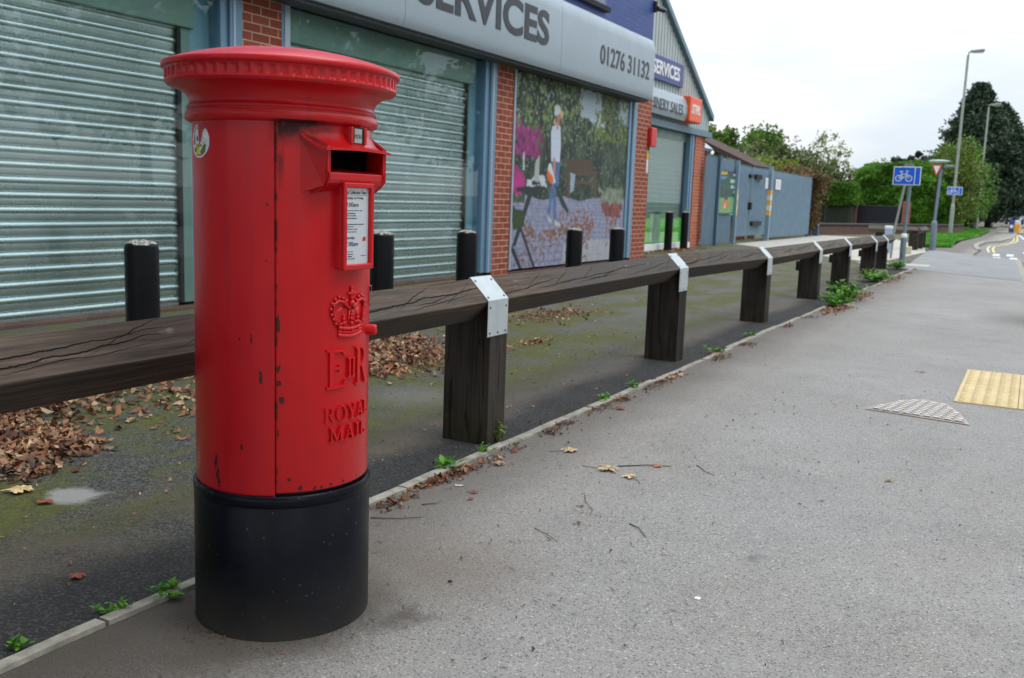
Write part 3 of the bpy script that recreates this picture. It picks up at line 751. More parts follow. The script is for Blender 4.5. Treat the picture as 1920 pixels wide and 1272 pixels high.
GL = {
 'E': [B(.14, 0, .34, 1), B(0, 0, .5, .055), B(0, .945, .48, 1), [(.3, 0), (.9, 0), (.98, .2), (.9, .2), (.78, .07), (.3, .07)], [(.3, 1), (.88, 1), (.9, .83), (.84, .83), (.74, .93), (.3, .93)],
       B(.3, .48, .60, .55), [(.56, .42), (.61, .42), (.61, .61), (.56, .61)]],
 'R': [B(.12, 0, .32, 1), B(0, 0, .44, .055), B(0, .945, .5, 1), ('ring', .40, .735, .38, .265, .16, .07, -90, 90), B(.3, .47, .42, .53), B(.3, .93, .42, 1), [(.42, .5), (.6, .5), (.98, 0), (.78, 0)], B(.74, 0, 1.06, .055)],
 'I': [B(.33, 0, .67, 1), B(.08, 0, .92, .09), B(.08, .91, .92, 1)],
 'O': [('ring', .5, .5, .5, .52, .2, .07, 0, 360)],
 'Y': [[(.03, 1), (.25, 1), (.58, .45), (.42, .45)], [(.82, 1), (.93, 1), (.58, .45), (.48, .45)], B(.4, 0, .6, .5), B(.25, 0, .75, .06), B(-.05, .94, .38, 1), B(.68, .94, 1.05, 1)],
 'A': [[(.08, 0), (.18, 0), (.55, 1), (.46, 1)], [(.72, 0), (.94, 0), (.55, 1), (.42, .95)], B(.25, .3, .75, .37), B(-.04, 0, .3, .06), B(.62, 0, 1.04, .06)],
 'L': [B(.14, 0, .36, 1), B(0, .94, .5, 1), B(0, 0, .4, .06), [(.3, 0), (.9, 0), (1, .3), (.92, .3), (.76, .08), (.3, .08)]],
 'M': [B(.09, 0, .17, 1), B(.76, 0, .94, 1), [(.06, 1), (.24, 1), (.54, .2), (.46, 0)], [(.76, 1), (.84, 1), (.52, .0), (.46, .1)], B(-.02, 0, .28, .06), B(.66, 0, 1.04, .06), B(-.02, .94, .2, 1), B(.8, .94, 1.04, 1)],
}
rl = Relief()
rl.glyph(GL['E'], -.086, .668, .066, .103, .0062); rl.glyph(GL['R'], .013, .668, .064, .103, .0062)
rl.glyph(GL['I'], -.021, .692, .017, .054, .0066); rl.glyph(GL['I'], -.006, .692, .017, .054, .0066)
rl.mb.build('royal_cipher', M_RED, pb)
rl = Relief(); x = -.091
for c, w_ in (('R', .031), ('O', .037), ('Y', .033), ('A', .035), ('L', .026)):
    rl.glyph(GL[c], x, .579, w_, .040, .004); x += w_+.0035
x = -.076
for c, w_ in (('M', .045), ('A', .037), ('I', .020), ('L', .028)):
    rl.glyph(GL[c], x, .527, w_, .038, .004); x += w_+.004
rl.mb.build('raised_lettering', M_RED, pb)
# crown
rl = Relief(); c0 = -.004
def el(t, rx, rz, cz): return (c0+rx*math.sin(t), cz-rz*math.cos(t))
band = [(c0-.046+.092*i/12, .808-.006*math.sin(math.pi*i/12)) for i in range(13)]
rl.arc(band, .0062, .001); rl.arc([(x*1.0, z+.020) for x, z in band], .0052, .002); rl.arc([(x, z+.010) for x, z in band], .0052, .0)
for i in range(7): rl.dot(c0-.04+.0133*i, .8255-.005*math.sin(math.pi*i/6), .0058 if i % 2 else .0042, .004)
for sgn in (-1, 1):
    arch = [(c0+sgn*q[0], q[1]) for q in [(.046, .832), (.056, .850), (.062, .870), (.058, .888), (.046, .897), (.030, .893), (.014, .880), (.006, .876)]]
    rl.arc(arch, .0048, .003)
    for (x, z), (dx, dz) in zip([(.0545, .838), (.061, .850), (.067, .862), (.069, .876), (.065, .890), (.056, .901), (.044, .9065), (.032, .903), (.021, .895)], [(0, 0)]*9):
        rl.dot(c0+sgn*x, z, .0050, .003)
    for x, z, r_ in [(.028, .838, .006), (.036, .836, .0045), (.020, .838, .0045), (.028, .848, .0055), (.044, .833, .005), (.028, .857, .004)]: rl.dot(c0+sgn*x, z, r_, .002)
    rl.arc([(c0+sgn*.006, .870), (c0+sgn*.010, .850), (c0+sgn*.009, .836)], .003, .002)
for x, z, r_ in [(0, .836, .006), (0, .848, .0055), (0, .858, .0045), (0, .868, .004)]: rl.dot(c0+x, z, r_, .003)
rl.poly([(c0-.052, .832), (c0+.052, .832), (c0+.050, .870), (c0+.03, .884), (c0, .872), (c0-.03, .884), (c0-.050, .870)], .0006)
rl.dot(c0, .888, .0095, .004); rl.arc([(c0, .896), (c0, .928)], .0035, .003); rl.arc([(c0-.0085, .914), (c0+.0085, .914)], .0035, .003)
for dx, dz in ((-.010, .914), (.010, .914), (0, .929), (0, .902)): rl.dot(c0+dx, dz, .0048, .003)
rl.mb.build('crown', M_RED, pb, True)
# lock lug and hinge bar on the far side of the door
a = R(25); d = Vector((math.cos(a), math.sin(a), 0))
b0 = d*.225+Vector((0, 0, .806))
MB().tube([b0, b0+d*.012, b0+d*.022, b0+d*.030, b0+d*.033], .0150, 14, .0140).build('lock_lug', M_RED, pb, 'auto', .003)
MB().lathe([(.226, .868), (.2375, .869), (.239, .872), (.239, .92), (.2375, .923), (.226, .924)], seg=4, a0=31, a1=37, cap=False).build('hinge_bar', M_RED, pb)
# torn oval sticker
def stk(U, V):
    C = np.zeros(U.shape+(3,)); C[:] = s(222, 226, 232)
    def put(p, c): C[inside(p, U, V)] = s(*c)
    put([(0.05, .1), (.3, .04), (.75, .1), (.93, .4), (.93, .3), (.6, .12)], (120, 120, 80))
    put([(.06, .55), (.24, .62), (.26, .42), (.1, .40)], (214, 96, 40)); put([(.04, .62), (.22, .72), (.24, .60), (.06, .58)], (110, 140, 60))
    put([(.12, .84), (.30, .90), (.30, .74), (.2, .74)], (224, 110, 160)); put([(.34, .62), (.44, .64), (.46, .50), (.34, .50)], (50, 40, 70))
    put([(.28, .42), (.66, .42), (.66, .34), (.3, .33)], (190, 166, 50)); put([(.3, .3), (.5, .36), (.54, .12), (.28, .12)], (196, 204, 50))
    put([(.2, .30), (.32, .34), (.34, .2), (.2, .2)], (60, 30, 60)); put([(.55, .2), (.72, .38), (.86, .42), (.8, .22), (.6, .1)], (100, 110, 70))
    put([(.1, .2), (.3, .12), (.7, .14), (.6, .06), (.3, .04)], (170, 140, 80)); put([(.30, .96), (.42, .96), (.40, .84), (.30, .86)], (200, 140, 40))
    nn = vnoise(U, V, 14, 5, 2)[..., None]; inn = ((U-.5)/.42)**2+((V-.5)/.45)**2 < 1
    C = np.where(inn[..., None], C*(.55+.9*nn), C)
    C[~inn] = s(225, 228, 232)
    m = ((U-.5)/.5)**2+((V-.5)/.5)**2 <= 1
    m &= ~inside([(.43, 1.1), (.50, .42), (.56, .42), (.72, .80), (.80, .86), (.9, 1.1)], U, V)
    m &= ~inside([(-.1, .93), (.1, .86), (.16, .95), (.3, 1.1), (-.1, 1.1)], U, V)
    return C, m
def stp(U, V):
    a = np.radians(-123+25*U); r_ = .2324+0*U
    return r_*np.cos(a), r_*np.sin(a), 1.246+.086*V
paint_grid('sticker', stp, 60, 60, stk, M_ATTR, pb)

# ------------------------------------------------------------------ timber knee rail
def railx(y): return -2.19-.0215*(y-3.9)
def cornz(y): return float(np.interp(y, [0, 7, 10, 15, 20, 22], [.69, .695, .648, .625, .572, .565]))
HB = .098
tr_ = thing('timber_knee_rail', 'long dark timber rail on chunky posts with silver straps, running behind the red box', 'rail fence', (-2.3, 11, 0))
def beam_mesh(ya, yb, seed, dark=False):
    r_ = random.Random(seed); n = max(3, int((yb-ya)/.10)); vs = []
    for i in range(n+1):
        y = ya+(yb-ya)*i/n; xc = railx(y)-HB; zc = cornz(y)
        j = lambda a: r_.uniform(-a, a)*.45
        vs += [(xc+HB, y, zc+j(.0015)), (xc+.006, y, zc+HB+j(.003)), (xc-.006, y, zc+HB-.002+j(.003)), (xc-HB, y, zc), (xc, y, zc-HB), (xc+HB*.98, y, zc-.005)]
    m = 6; fs = [(i*m+k, i*m+(k+1) % m, (i+1)*m+(k+1) % m, (i+1)*m+k) for i in range(n) for k in range(m)]
    fs = [f[::-1] for f in fs]
    fs += [tuple(range(m)), tuple(n*m+k for k in range(m))[::-1]]
    off = Vector(tr_.location)
    return MB().raw([Vector(v)-off for v in vs], fs)
PY_ = [.97, 3.86, 6.78, 9.68, 12.65, 15.25, 18.5, 20.33]
edges = [-1.9]+[y+.09 for y in PY_[0:]]+[21.95]
for i in range(len(edges)-1):
    beam_mesh(edges[i]+.003, edges[i+1]-.003, i).build('beam', M_TIMB if i < 4 else M_TIMB2, tr_)
for i, y in enumerate(PY_):
    xf_ = railx(y); zc = cornz(y); ox, oy = tr_.location.x, tr_.location.y
    wX = .250; y0, y1 = y-oy, y+.165-oy
    prof = [(xf_, 0-.1), (xf_-wX, -.1), (xf_-wX, zc-.075), (xf_-HB-.025, zc-.10), (xf_-HB, zc-HB-.004), (xf_-.004, zc-.01), (xf_, zc-.012)]
    prof = [(px_-ox, z) for px_, z in prof]
    MB().prism([(a, y0, b) for a, b in prof], (0, y1-y0, 0)).build('post', M_POST, tr_, False, .004)
    if i in (4, 5, 6):
        MB().box(xf_-wX-.05-ox, xf_-wX+.002-ox, y0+.04, y1-.02, zc-.28, zc-.16).build('bracket_block', M_DARK, tr_)
    # strap
    g = .0025; sy0, sy1 = y-.035-oy, y+.155-oy
    zc_ = cornz(y)+.001
    top = [(xf_-HB*2-.008, zc+.003), (xf_-HB, zc+HB+.0085), (xf_+.0055, zc+.004), (xf_+.0055, zc-.165)]
    inn = [(a-.0025 if k > 1 else a, b-.0035) for k, (a, b) in enumerate(top)]
    vs = []
    for (a, b), (c, d_) in zip(top, inn):
        vs += [(a-ox, sy0, b), (a-ox, sy1, b), (c-ox, sy0, d_), (c-ox, sy1, d_)]
    fs = []
    for k in range(3):
        p_ = 4*k; q_ = p_+4
        fs += [(p_, p_+1, q_+1, q_), (p_+2, q_+2, q_+3, p_+3), (p_, q_, q_+2, p_+2), (p_+1, p_+3, q_+3, q_+1)]
    fs += [(0, 2, 3, 1), (12, 13, 15, 14)]
    st = MB().raw(vs, fs).build('strap', M_GALV, tr_)
    if i < 5:
        for (dy, dz) in [(.02, -.03), (.17, -.03), (.02, -.15), (.095, -.152), (.17, -.15)]:
            sm = MB().lathe([(.006, 0), (.005, .0025), (0, .003)], (0, 0), 8, cap=False)
            sm.v = [(xf_+.0055-ox+c, sy0+dy+a, zc+dz+b) for a, b, c in sm.v]; sm.build('screw', M_SCREW, st)
        for (dy, t_) in [(.018, .12), (.168, .12), (.018, .82), (.168, .82)]:
            sm = MB().lathe([(.006, 0), (.005, .0025), (0, .003)], (0, 0), 8, cap=False)
            bx_, bz = xf_+.0055-(HB+.0055)*t_-ox, zc+.005+(HB+.0045)*t_
            sm.v = [(bx_-b*.7071+c*.7071, sy0+dy+a, bz+b*.7071+c*.7071) for a, b, c in sm.v]; sm.build('screw', M_SCREW, st)

# second short run of rail beyond the drive
t2 = thing('timber_rail_corner', 'short low timber rail with pale top beam turning a corner by the give way sign', 'rail fence', (-3.2, 32, 0))
def bm2(p, q, z, nm='beam'):
    p, q = Vector(p), Vector(q); d = (q-p).normalized(); n = Vector((-d.y, d.x, 0))
    c = [(n*.11, 0), (Vector(), .11), (-n*.11, 0), (Vector(), -.11)]
    base = [p+a+Vector((0, 0, z+b)) for a, b in c]
    MB().prism(base, q-p).build(nm, M_TIMB2, t2)
bm2((-1.3, -.7, 0), (.13, -.7, 0), .59); bm2((.13, -.75, 0), (.10, 1.75, 0), .585)
for x, y in [(-.95, -.6), (.03, -.8), (.05, .5), (.02, 1.55)]:
    MB().box(x-.14, x+.12, y-.09, y+.09, -.1, .50).build('post', M_POST, t2, False, .005)

# ------------------------------------------------------------------ bollards
def debris_mat():
    t = NT('bollard_top_crust')
    return t.fin(t.mix(t.rng(t.noise(60, 3), .4, .6), (.5, .48, .44), (.07, .06, .05)), .9, 0, t.bump(t.noise(80, 3), .6, .005))
M_CRUST = debris_mat()
def bollard(h, r, label):
    b = thing('bollard', label, 'bollard', group='black bollards in front of the shop')
    MB().lathe([(r*1.0, -.05), (r, .0), (r, h-.035), (r*.97, h-.012), (r*.86, h-.002), (r*.6, h+.004), (0, h+.008)], seg=28).build('shaft', M_BOLL, b, 'auto')
    mb = MB(); q = random.Random(int(h*1e4)+int(r*1e4))
    mb.lathe([(r*.9, h-.004), (r*.8, h+.006), (r*.45, h+.016), (0, h+.02)], seg=18, cap=False)
    mb.v = [(x+q.uniform(-.006, .006), y+q.uniform(-.006, .006), z+q.uniform(-.004, .008)) for x, y, z in mb.v]
    mb.build('pale_crust', M_CRUST, b)
    return b
bl = [(-4.92, 4.20, .805, .104, 'round black bollard left of the red box, in front of the first shutter'),
      (-4.92, 6.74, .822, .104, 'round black bollard right behind the red box, half hidden by it'),
      (-4.92, 8.15, .813, .104, 'round black bollard in front of the right edge of the second shutter'),
      (-4.92, 10.68, .803, .1, 'round black bollard in front of the middle of the garden poster'),
      (-4.92, 12.05, .795, .1, 'round black bollard in front of the right edge of the garden poster'),
      (-7.8, 22.35, .93, .098, 'taller slim black bollard before the green shutter, left one of the pair'),
      (-7.8, 23.55, .93, .098, 'taller slim black bollard before the green shutter, right one of the pair')]
for x, y, h, r_, lb in bl:
    b = bollard(h, r_, lb); b.location = (x, y, 0)

# ------------------------------------------------------------------ near shop building
FX = -7.0
shop = thing('shop_building', 'brick shop with silver sign band, steel shutters and a blue painted upper wall', 'building', (FX, 9, 0))
def bx(o, *a):        # box in world coordinates, made local to thing o
    x0, x1, y0, y1, z0, z1 = a; l = o.location
    while o.parent: o = o.parent; l = l+o.location
    return (x0-l.x, x1-l.x, y0-l.y, y1-l.y, z0-l.z, z1-l.z)
def wb(o, *boxes):
    mb = MB()
    for b in boxes: mb.box(*bx(o, *b))
    return mb
for (a, b) in [(-6.5, -5.0), (7.23, 7.80), (12.29, 12.82), (17.82, 18.62)]:
    wb(shop, (FX-.35, FX, a, b, -.1, 3.28)).build('brick_pier', M_BRICK, shop)
wb(shop, (-13, FX-.36, 18.2, 18.61, -.1, 3.28)).build('side_wall', M_BRICK, shop)
wb(shop, (-13, FX, -6.5, 18.45, 3.28, 7.2)).build('painted_upper_wall', M_BLUEB, shop)
wb(shop, (FX-.35, FX-.02, -5.0, 17.82, 3.06, 3.275)).build('lintel', M_DARK, shop)
wb(shop, (-13, -8.0, -6.5, 18.2, -.1, 3.27)).build('interior_block', M_DARK, shop)
w3 = wb(shop, (FX-.05, FX+.09, 14.2, 16.1, 4.42, 4.50)).build('upper_window', M_DARK, shop)
wb(shop, (FX+.002, FX+.04, 14.3, 16.0, 4.502, 5.6)).build('window_pane', M_GLASS, w3)
wb(shop, (FX-.6, FX-.03, -5, 17.8, -.1, .03)).build('plinth', M_DARKB, shop)

def shutter(parent, X, y0, y1, z0, z1, mat, pitch=.1203, depth=.019):
    l = parent.location; n = int((z1-z0)/pitch)+1; prof = []
    for i in range(n):
        zb = z0+i*pitch
        for t_, x in [(0, -.004), (.03, -.002), (.045, .10), (.08, .24), (.18, .30), (.30, .36), (.42, .40), (.485, .38), (.50, .12), (.53, .12), (.545, .45), (.58, .74), (.64, .93), (.71, 1.0), (.78, .96), (.85, .80), (.91, .52), (.95, .25), (.975, 0)]:
            z = zb+t_*pitch
            if z <= z1: prof.append((X+(x*depth if x > 0 else x), z))
    vs = []; ny = 2
    for x, z in prof: vs += [(x-l.x, y0-l.y, z), (x-l.x, y1-l.y, z)]
    fs = [(2*i, 2*i+1, 2*i+3, 2*i+2) for i in range(len(prof)-1)]
    return MB().raw(vs, fs).build('roller_shutter', mat, parent, 'auto')

def child(parent, o): o.parent = parent; return o
def jambs(par, *boxes):
    for b in boxes: wb(shop, b).build('frame_jamb', M_FRAME, par, False, .006)
def beads(par, *boxes):
    for b in boxes: wb(shop, b).build('frame_bead', M_FRAMEL, par)
# window 1
w1 = wb(shop, (FX-.24, FX+.004, 6.95, 7.02, .06, 3.05)).build('window', M_FRAME, shop, False, .006)
jambs(w1, (FX-.04, FX+.02, 7.06, 7.225, .06, 3.05), (FX-.06, FX-.01, 7.021, 7.059, .06, 3.05))
wb(shop, (FX-.01, FX+.026, 7.10, 7.13, .06, 3.04)).build('frame_bead', M_FRAMEL, w1)
wb(shop, (FX-.055, FX-.008, 7.0205, 7.03, .06, 3.04)).build('frame_gap', M_DARK, w1)
sh = shutter(shop, -7.17, -4.9, 6.54, .0, 2.64, M_SHUT); child(w1, sh)
wb(shop, (-7.42, -7.10, -4.9, 6.73, 2.62, 3.05)).build('shutter_box', M_SHBOX, w1, False, .01)
wb(shop, (-7.20, -7.13, 6.54, 6.585, .06, 2.619)).build('guide_channel', M_DARK, w1)
wb(shop, (-7.20, -7.14, 6.586, 6.70, .06, 2.619)).build('guide_rail', M_SHBOX, w1)
wb(shop, (-7.22, -7.15, 6.70, 6.949, .06, 3.05)).build('reveal_panel', M_REVEAL, w1)
wb(shop, (FX-.045, FX-.037, -4.9, 6.949, .07, 3.05)).build('glass_pane', M_GLASS, w1)
# window 2
w2 = wb(shop, (FX-.24, FX+.004, 11.98, 12.06, .06, 3.05)).build('window', M_FRAME, shop, False, .006)
jambs(w2, (FX-.06, FX+.004, 7.801, 7.93, .06, 3.05), (FX-.04, FX+.02, 12.12, 12.285, .06, 3.05), (FX-.06, FX-.01, 12.061, 12.119, .06, 3.05))
beads(w2, (FX-.008, FX+.012, 7.84, 7.92, .06, 3.04), (FX-.01, FX+.026, 12.16, 12.2, .06, 3.04))
wb(shop, (FX-.055, FX-.008, 12.0605, 12.08, .06, 3.04)).build('frame_gap', M_DARK, w2)
sh = shutter(shop, -7.17, 7.95, 11.70, .0, 2.72, M_SHUT); child(w2, sh)
wb(shop, (-7.42, -7.08, 7.95, 11.80, 2.70, 3.05)).build('shutter_box', M_SHBOX, w2, False, .01)
wb(shop, (-7.20, -7.13, 11.70, 11.74, .06, 2.699)).build('guide_channel', M_DARK, w2)
wb(shop, (-7.20, -7.14, 11.741, 11.801, .06, 2.699)).build('guide_rail', M_SHBOX, w2)
wb(shop, (-7.22, -7.15, 11.802, 11.979, .06, 3.05)).build('reveal_panel', M_REVEAL, w2)
wb(shop, (FX-.045, FX-.037, 7.931, 11.979, .07, 3.05)).build('glass_pane', M_GLASS, w2)
# window 3 frame (holds the poster)
w3f = wb(shop, (FX-.06, FX+.004, 17.45, 17.56, .06, 3.05)).build('window', M_FRAME, shop, False, .006)
jambs(w3f, (FX-.06, FX+.012, 12.821, 12.87, .06, 3.05), (FX-.04, FX+.02, 17.61, 17.815, .06, 3.05), (FX-.06, FX-.01, 17.561, 17.609, .06, 3.05))
beads(w3f, (FX-.008, FX+.02, 12.822, 12.868, .06, 3.04), (FX-.01, FX+.026, 17.66, 17.70, .06, 3.04))
wb(shop, (FX-.055, FX-.008, 17.5605, 17.575, .06, 3.04)).build('frame_gap', M_DARK, w3f)
# soffit + fascia sign
fs_ = thing('shop_fascia_sign', 'long curved silver sign band reading SERVICES 01276 31132 above the shutters', 'shop sign', (FX, 8, 3.08))
def fascia_x(z):
    z = np.asarray(z, float)
    return np.interp(z, [3.085, 3.14, 3.24, 3.95, 4.02, 4.09, 4.15, 4.19, 4.215], [-6.69, -6.667, -6.655, -6.655, -6.660, -6.675, -6.70, -6.735, -6.79])
zz = np.array([3.085, 3.11, 3.14, 3.18, 3.24, 3.6, 3.95, 3.985, 4.02, 4.055, 4.09, 4.12, 4.15, 4.17, 4.19, 4.205, 4.215])
def fascia(y0, y1):
    l = fs_.location; pr = [(float(fascia_x(z)), float(z)) for z in zz]+[(FX+.004, 4.215), (FX+.004, 3.085)]
    return MB().prism([(x-l.x, y0-l.y, z-l.z) for x, z in pr], (0, y1-y0, 0))
for a, b in [(-6, -.2), (-.195, 4.6), (4.605, 9.50), (9.507, 13.66), (13.667, 17.70)]:
    fascia(a, b).build('sign_panel', M_SILVER, fs_, 'auto')
fascia(17.701, 17.725).build('end_cap', M_FRAMEL, fs_)
wb(fs_, (FX+.001, -6.74, -6, 17.7, 3.045, 3.0845)).build('soffit', simple('dark_grey_soffit', s(66, 72, 76), .6), fs_)
me_f = lambda z: fascia_x(z)+.004
def ftext(t_, y0, y1, z0, z1, off):
    o = fit_text('lettering', t_, y0, y1, z0, z1, me_f, M_INK, None, off=off, ext=.003)
    o.parent = fs_; o.location = -fs_.location; return o
ftext('SERVICES', 9.72, 13.22, 3.40, 3.90, .030)
ftext('01276 31132', 15.15, 17.46, 3.42, 3.74, .012)

# garden poster on the third window
POS = {
'pink1': [(0.012,0.814),(0.076,0.732),(0.157,0.746),(0.208,0.71),(0.208,0.597),(0.14,0.554),(0.057,0.585),(0.015,0.582)],
'pink2': [(0.0,0.53),(0.088,0.505),(0.105,0.441),(0.067,0.393),(0.0,0.387)],
'sky': [(0.522,1.01),(0.70,1.01),(0.75,0.779),(0.639,0.808),(0.542,0.837)],
'sky2': [(0.887,1.0),(1.01,1.0),(1.008,0.875),(0.9,0.828)],
'hatcrown': [(0.301,0.864),(0.323,0.878),(0.346,0.87),(0.353,0.844),(0.312,0.813),(0.302,0.826)],
'hatbrim': [(0.296,0.777),(0.312,0.813),(0.352,0.85),(0.377,0.845),(0.37,0.81),(0.345,0.817),(0.318,0.765)],
'face': [(0.319,0.818),(0.349,0.827),(0.367,0.795),(0.345,0.768),(0.323,0.761)],
'hair': [(0.309,0.812),(0.334,0.825),(0.332,0.791),(0.314,0.774)],
'shirt': [(0.29,0.757),(0.33,0.77),(0.355,0.763),(0.364,0.668),(0.361,0.569),(0.29,0.569),(0.28,0.727)],
'jeans': [(0.294,0.567),(0.361,0.569),(0.363,0.451),(0.339,0.39),(0.356,0.251),(0.329,0.256),(0.312,0.39),(0.297,0.281),(0.273,0.286),(0.299,0.429),(0.311,0.468)],
'arm': [(0.304,0.59),(0.323,0.591),(0.331,0.508),(0.313,0.507)],
'sawbody': [(0.271,0.554),(0.29,0.56),(0.335,0.459),(0.305,0.448),(0.26,0.495)],
'sawor': [(0.264,0.524),(0.31,0.488),(0.317,0.454),(0.287,0.453),(0.26,0.495)],
'sawbar': [(0.32,0.449),(0.348,0.435),(0.455,0.306),(0.447,0.285),(0.39,0.331)],
'shoe1': [(0.271,0.276),(0.309,0.256),(0.315,0.239),(0.291,0.242)],
'shoe2': [(0.336,0.251),(0.388,0.23),(0.389,0.215),(0.342,0.221)],
'bench1': [(0.42,0.593),(0.651,0.605),(0.657,0.536),(0.424,0.523)],
'bench2': [(0.444,0.519),(0.696,0.539),(0.698,0.519),(0.445,0.506)],
'bench3': [(0.452,0.474),(0.692,0.479),(0.693,0.463),(0.453,0.454)],
'bleg1': [(0.424,0.523),(0.448,0.525),(0.459,0.373),(0.438,0.372)],
'bleg2': [(0.675,0.537),(0.695,0.538),(0.707,0.377),(0.687,0.377)],
'ttop': [(0.032,0.42),(0.261,0.437),(0.255,0.413),(0.04,0.397)],
'white': [(0.117,0.46),(0.171,0.486),(0.243,0.484),(0.261,0.432),(0.112,0.427)],
'leg1': [(0.127,0.404),(0.162,0.405),(0.047,0.124),(0.015,0.107)],
'leg2': [(0.0,0.337),(0.03,0.32),(0.196,0.0),(0.178,-0.003)],
'leg3': [(0.0,0.12),(0.035,0.107),(0.101,-0.011),(0.081,-0.015)],
'pots': [(0.748,0.356),(0.964,0.348),(0.972,0.267),(0.764,0.279)],
'flow': [(0.742,0.433),(0.975,0.451),(0.985,0.348),(0.748,0.356)],
}
def poster(U, V):
    sh_ = U.shape+(3,); C = np.zeros(sh_)
    n1 = vnoise(U*3, V*1.2, 9, 1, 4); n2 = vnoise(U*3, V*1.6, 26, 2, 2); n3 = vnoise(U*1.4, V, 4, 3, 3); n4 = vnoise(U*2, V*2, 50, 4, 1)
    # foliage
    dark = np.array(s(36, 50, 46)); mid = np.array(s(66, 84, 66)); lite = np.array(s(126, 150, 78)); wht = np.array(s(186, 200, 200))
    C[:] = dark
    f = np.clip((n1-.42)*4, 0, 1)[..., None]; C = C*(1-f)+mid*f
    hi = np.clip((V-.60)*3.0, 0, 1)*np.clip(1.3-np.abs(U-.18)*1.4, 0.15, 1)
    f = (np.clip((n2-.52)*6, 0, 1)*np.clip(hi+.12, 0, 1))[..., None]; C = C*(1-f)+lite*f
    f = (np.clip((n4-.76)*6, 0, 1)*(.35+hi*.6))[..., None]; C = C*(1-f)+wht*f
    def put(k, c, fu=None, amt=1.0):
        m = inside(POS[k], U+(n2-.5)*.05*(fu or 0), V+(n1-.5)*.06*(fu or 0)); C[m] = C[m]*(1-amt)+np.array(s(*c))*amt; return m
    for k in ('sky', 'sky2'):
        put(k, (176, 192, 204), 1.6)
    rt = (U > .66)&(V > .72)&(n2 > .54); C[rt] = np.array(s(108, 128, 56))*(.5+n4[rt][:, None]*.8)
    edge = (V > .52)&(U < .014); C[edge] = s(150, 160, 165)
    # paved ground
    hz = .372+.012*np.sin(U*20)-.04*(U < .1)
    g = V < hz
    t_ = np.clip((hz-V)/.37, 0, 1)
    bu = np.abs(((U*(26-12*t_)+V*6) % 1)-.5) < .09; bv = np.abs(((V*(36-18*t_)) % 1)-.5) < .14
    pav = np.array(s(150, 152, 170))*(.72+.55*n2[..., None]); pav = np.where((bu | bv)[..., None], pav*.74, pav)*np.array([.95, 1., 1.12])
    pale = ((V < .13)&(U > .42))
    pav = np.where(pale[..., None], np.array(s(168, 172, 180))*(.85+.25*n2[..., None]), pav)
    C = np.where(g[..., None], pav, C)
    lv = g & (n4 > .68-.28*np.exp(-((V-.20)/.06)**2)) & (V < .31) & (n3 > .42)
    C[lv] = np.array(s(134, 92, 72))*(.7+.6*n2[lv][:, None])
    a = put('pink1', (150, 52, 120), 2.2, .85); C[a] *= (.25+1.3*n2[a][:, None]); a = put('pink2', (180, 44, 130), 1.2, .9); C[a] *= (.6+.7*n1[a][:, None])
    put('bench1', (98, 78, 62)); m = inside(POS['bench1'], U, V)&(((U*95) % 1) > .55); C[m] = s(58, 58, 46)
    for k in ('bench2', 'bench3', 'bleg1', 'bleg2'): put(k, (98, 74, 58))
    a = put('flow', (128, 140, 122), 1.5); C[a] *= (.4+1.1*n2[a][:, None]); a = put('pots', (134, 76, 70), 1.2); C[a] *= (.35+1.2*n2[a][:, None])
    put('ttop', (44, 50, 58)); put('leg1', (48, 56, 60)); put('leg2', (52, 56, 64)); put('leg3', (40, 44, 48)); put('white', (196, 202, 212), .5)
    m = inside([(.14, .455), (.2, .468), (.22, .44), (.15, .436)], U, V)&(n2 > .42); C[m] = s(36, 40, 44)
    m = inside([(.02, .2), (.1, .22), (.1, .3), (.0, .32)], U+(n1-.5)*.05, V); C[m] = np.array(s(54, 74, 44))
    m = inside([(.17, .56), (.2, .6), (.2, .45), (.16, .46)], U, V); C[m] = s(168, 174, 176)
    m = inside([(.075, .6), (.085, .6), (.09, .51), (.078, .51)], U, V); C[m] = s(190, 196, 200)
    m = inside([(.455, .52), (.50, .51), (.49, .42), (.46, .40)], U, V); C[m] = s(150, 170, 190)
    put('hatbrim', (206, 184, 150)); put('hatcrown', (206, 214, 218)); put('hair', (76, 52, 46)); put('face', (176, 126, 116))
    m = inside([(.345, .80), (.36, .80), (.356, .765), (.344, .765)], U, V); C[m] = s(90, 60, 60)
    put('shirt', (196, 206, 224)); m = inside([(.318, .765), (.34, .765), (.336, .745), (.325, .745)], U, V); C[m] = s(180, 130, 120)
    a = put('jeans', (86, 112, 158)); C[a] *= (.65+.7*n2[a][:, None]); put('arm', (184, 132, 124))
    put('sawbody', (206, 210, 212)); put('sawor', (226, 104, 40)); put('sawbar', (46, 60, 60)); put('shoe1', (190, 190, 196)); put('shoe2', (190, 190, 196))
    for _ in range(2):
        C[1:-1, 1:-1] = (C[1:-1, 1:-1]*2+C[:-2, 1:-1]+C[2:, 1:-1]+C[1:-1, :-2]+C[1:-1, 2:])/6
    gn = np.random.default_rng(4).random(U.shape)[..., None]; C = C*(.93+.14*gn)
    lines = (((V*23) % 1) < .07); C[lines] *= .93
    return np.clip(C, 0, 1)*.90+.006, None
po = paint_grid('garden_poster', lambda U, V: (0*U, U*4.57, V*2.98), 420, 300, poster, M_ATTR)
po.location = (FX-.02, 12.876, .065)
tag(po, 'large window poster of a person in a white hat carrying a chainsaw through a garden', 'poster')

